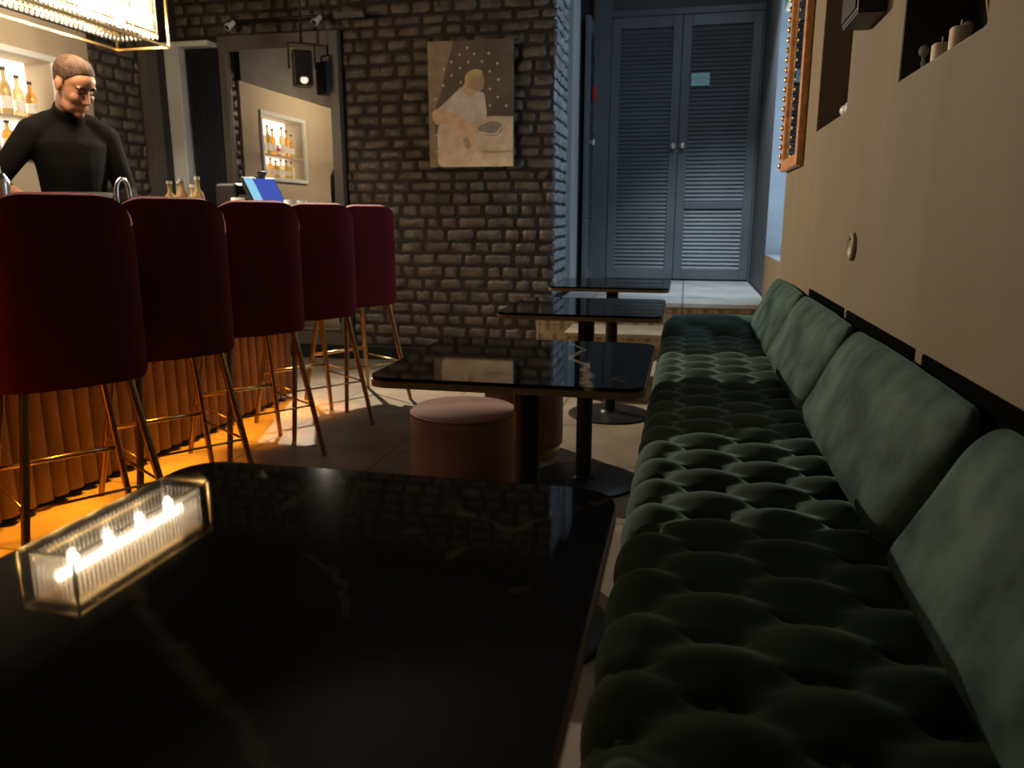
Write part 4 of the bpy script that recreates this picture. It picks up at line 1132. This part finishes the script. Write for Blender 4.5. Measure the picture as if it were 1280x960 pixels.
# sweater
b = bm_new()
add_loft(b, [((0, 0, .95), (.137, .192)), ((0, 0, 1.02), (.132, .184)), ((0, 0, 1.12), (.118, .152)), ((.01, 0, 1.28), (.130, .170)), ((.01, 0, 1.40), (.128, .20)), ((.005, 0, 1.47), (.092, .15)), ((.008, 0, 1.52), (.07, .085))])
add_tube(b, [(.0, 0, 1.45), (.025, 0, 1.525), Vector((.025, 0, 1.525)).lerp(H((-.015, 0, -.075)), .72)], [.086, .077, .070], 24)
limb(sh_r, el_r, el_r.lerp(wr_r, .30), [.070, .060, .052, .049, .046]); limb(sh_l, el_l, el_l.lerp(wr_l, .62), [.074, .066, .056, .052, .044])
add_ell(b, sh_r, (.072, .068, .068)); add_ell(b, sh_l, (.072, .068, .068))
for s in (-1, 1): add_tube(b, [(.015, s * .03, 1.535), (.012, s * .09, 1.505), (.012, s * .165, 1.462)], [.05, .058, .062], 16)
shaped('sweater', b, 'sweater', .009, 6)
# apron: bib wrapped on the front of the torso
b = bm_new()
def apr(u, v):
    z = .50 + .66 * v; half = 1.15 if z < 1.05 else 1.15 - (z - 1.05) * 1.6
    a = (u * 2 - 1) * half; rx, ry = .146, .200
    if z > 1.1: rx, ry = .138, .188
    return (rx * math.cos(a) + .004, ry * math.sin(a), z)
g = add_grid(b, 40, 24, apr)
ap = obj('apron', b, 'apron', pr, smooth=True); so_ = ap.modifiers.new('solid', 'SOLIDIFY'); so_.thickness = .006; so_.offset = 1
b = bm_new()
for s in (-1, 1): add_tube(b, [(0, s * .085, .96), (.02, s * .095, .50), (0, s * .1, .09)], [.108, .078, .062], 18)
add_loft(b, [((0, 0, .84), (.125, .18)), ((0, 0, 1.0), (.130, .186))])
shaped('trousers', b, 'trousers', .011, 4)
for s in (-1, 1):
    b = bm_new(); rounded_box_bm(b, (.045, s * .102, .042), (.27, .098, .084), .038, 5); obj('shoe', b, 'black', pr, smooth=True)

# ------------------------------------------------------------------ lights
def area(name, loc, size, energy, col, aim, sy=None, spread=None):
    L = bpy.data.lights.new(name, 'AREA'); L.energy = energy; L.color = col; L.size = size
    if sy: L.shape = 'RECTANGLE'; L.size_y = sy
    if spread: L.spread = spread
    o = bpy.data.objects.new(name, L); C.objects.link(o); o.location = loc
    o.rotation_euler = (Vector(aim) - Vector(loc)).to_track_quat('-Z', 'Y').to_euler(); return o
def spot(name, loc, aim, energy, col, ang, blend=.6, rad=.02):
    L = bpy.data.lights.new(name, 'SPOT'); L.energy = energy; L.color = col; L.spot_size = R(ang); L.spot_blend = blend; L.shadow_soft_size = rad
    o = bpy.data.objects.new(name, L); C.objects.link(o); o.location = loc
    o.rotation_euler = (Vector(aim) - Vector(loc)).to_track_quat('-Z', 'Y').to_euler(); return o
# track spot washing the room
spot('hanging_spot_beam', SPW, SPW + Vector((.55, -.72, -.36)), 235, (1, .85, .64), 128, .6, .014)
# second lamp over the near end of the bar, left of the frame
spot('bar_lamp_beam', (-2.9, .45, 2.0), (.5, 1.9, .85), 16, (1, .82, .58), 105, .9, .05)
# amber strip under the bar overhang
a1 = area('amber_strip_beam', (-2.005, 2.14, .935), .02, 18, (1, .34, .015), (-2.005, 2.14, 0), 3.5, R(44))
# unseen cool fill lights added to brighten the alcove, above the frame
area('alcove_cool_fill', (.20, 5.7, 2.9), .3, 4.6, (.68, .84, 1), (-.5, 6.2, .5), .5)
spot('alcove_spot_fill', (.25, 5.55, 2.92), (.32, 6.45, .45), 160, (.74, .88, 1), 66, 1, .08)  # added fill for the platform and lower right door, no fitting modelled
wl = bpy.data.worlds.new('World'); SC.world = wl; wl.use_nodes = True
wl.node_tree.nodes['Background'].inputs[0].default_value = (.9, .75, .6, 1); wl.node_tree.nodes['Background'].inputs[1].default_value = .012

# ------------------------------------------------------------------ camera
cam = bpy.data.cameras.new('Camera'); co = bpy.data.objects.new('Camera', cam); C.objects.link(co)
cam.sensor_width = 36; cam.sensor_fit = 'HORIZONTAL'; cam.lens = 961 / 1280 * 36
co.location = (0, 0, CAMZ); co.rotation_euler = (R(90 - 12.2128), 0, R(12.501))
cam.clip_start = .01
cam.dof.use_dof = True; cam.dof.focus_distance = 1.9; cam.dof.aperture_fstop = 5.0
SC.camera = co
SC.view_settings.view_transform = 'Standard'; SC.view_settings.look = 'None'; SC.view_settings.exposure = .6; SC.view_settings.gamma = 1
try: SC.view_settings.use_curve_mapping = False
except Exception: pass
cy = SC.cycles
try:
    cy.use_denoising = True; cy.denoiser = 'OPENIMAGEDENOISE'; cy.max_bounces = 8; cy.transparent_max_bounces = 24
    cy.sample_clamp_indirect = 3; cy.caustics_reflective = True; cy.caustics_refractive = False
except Exception as ex: print(ex)
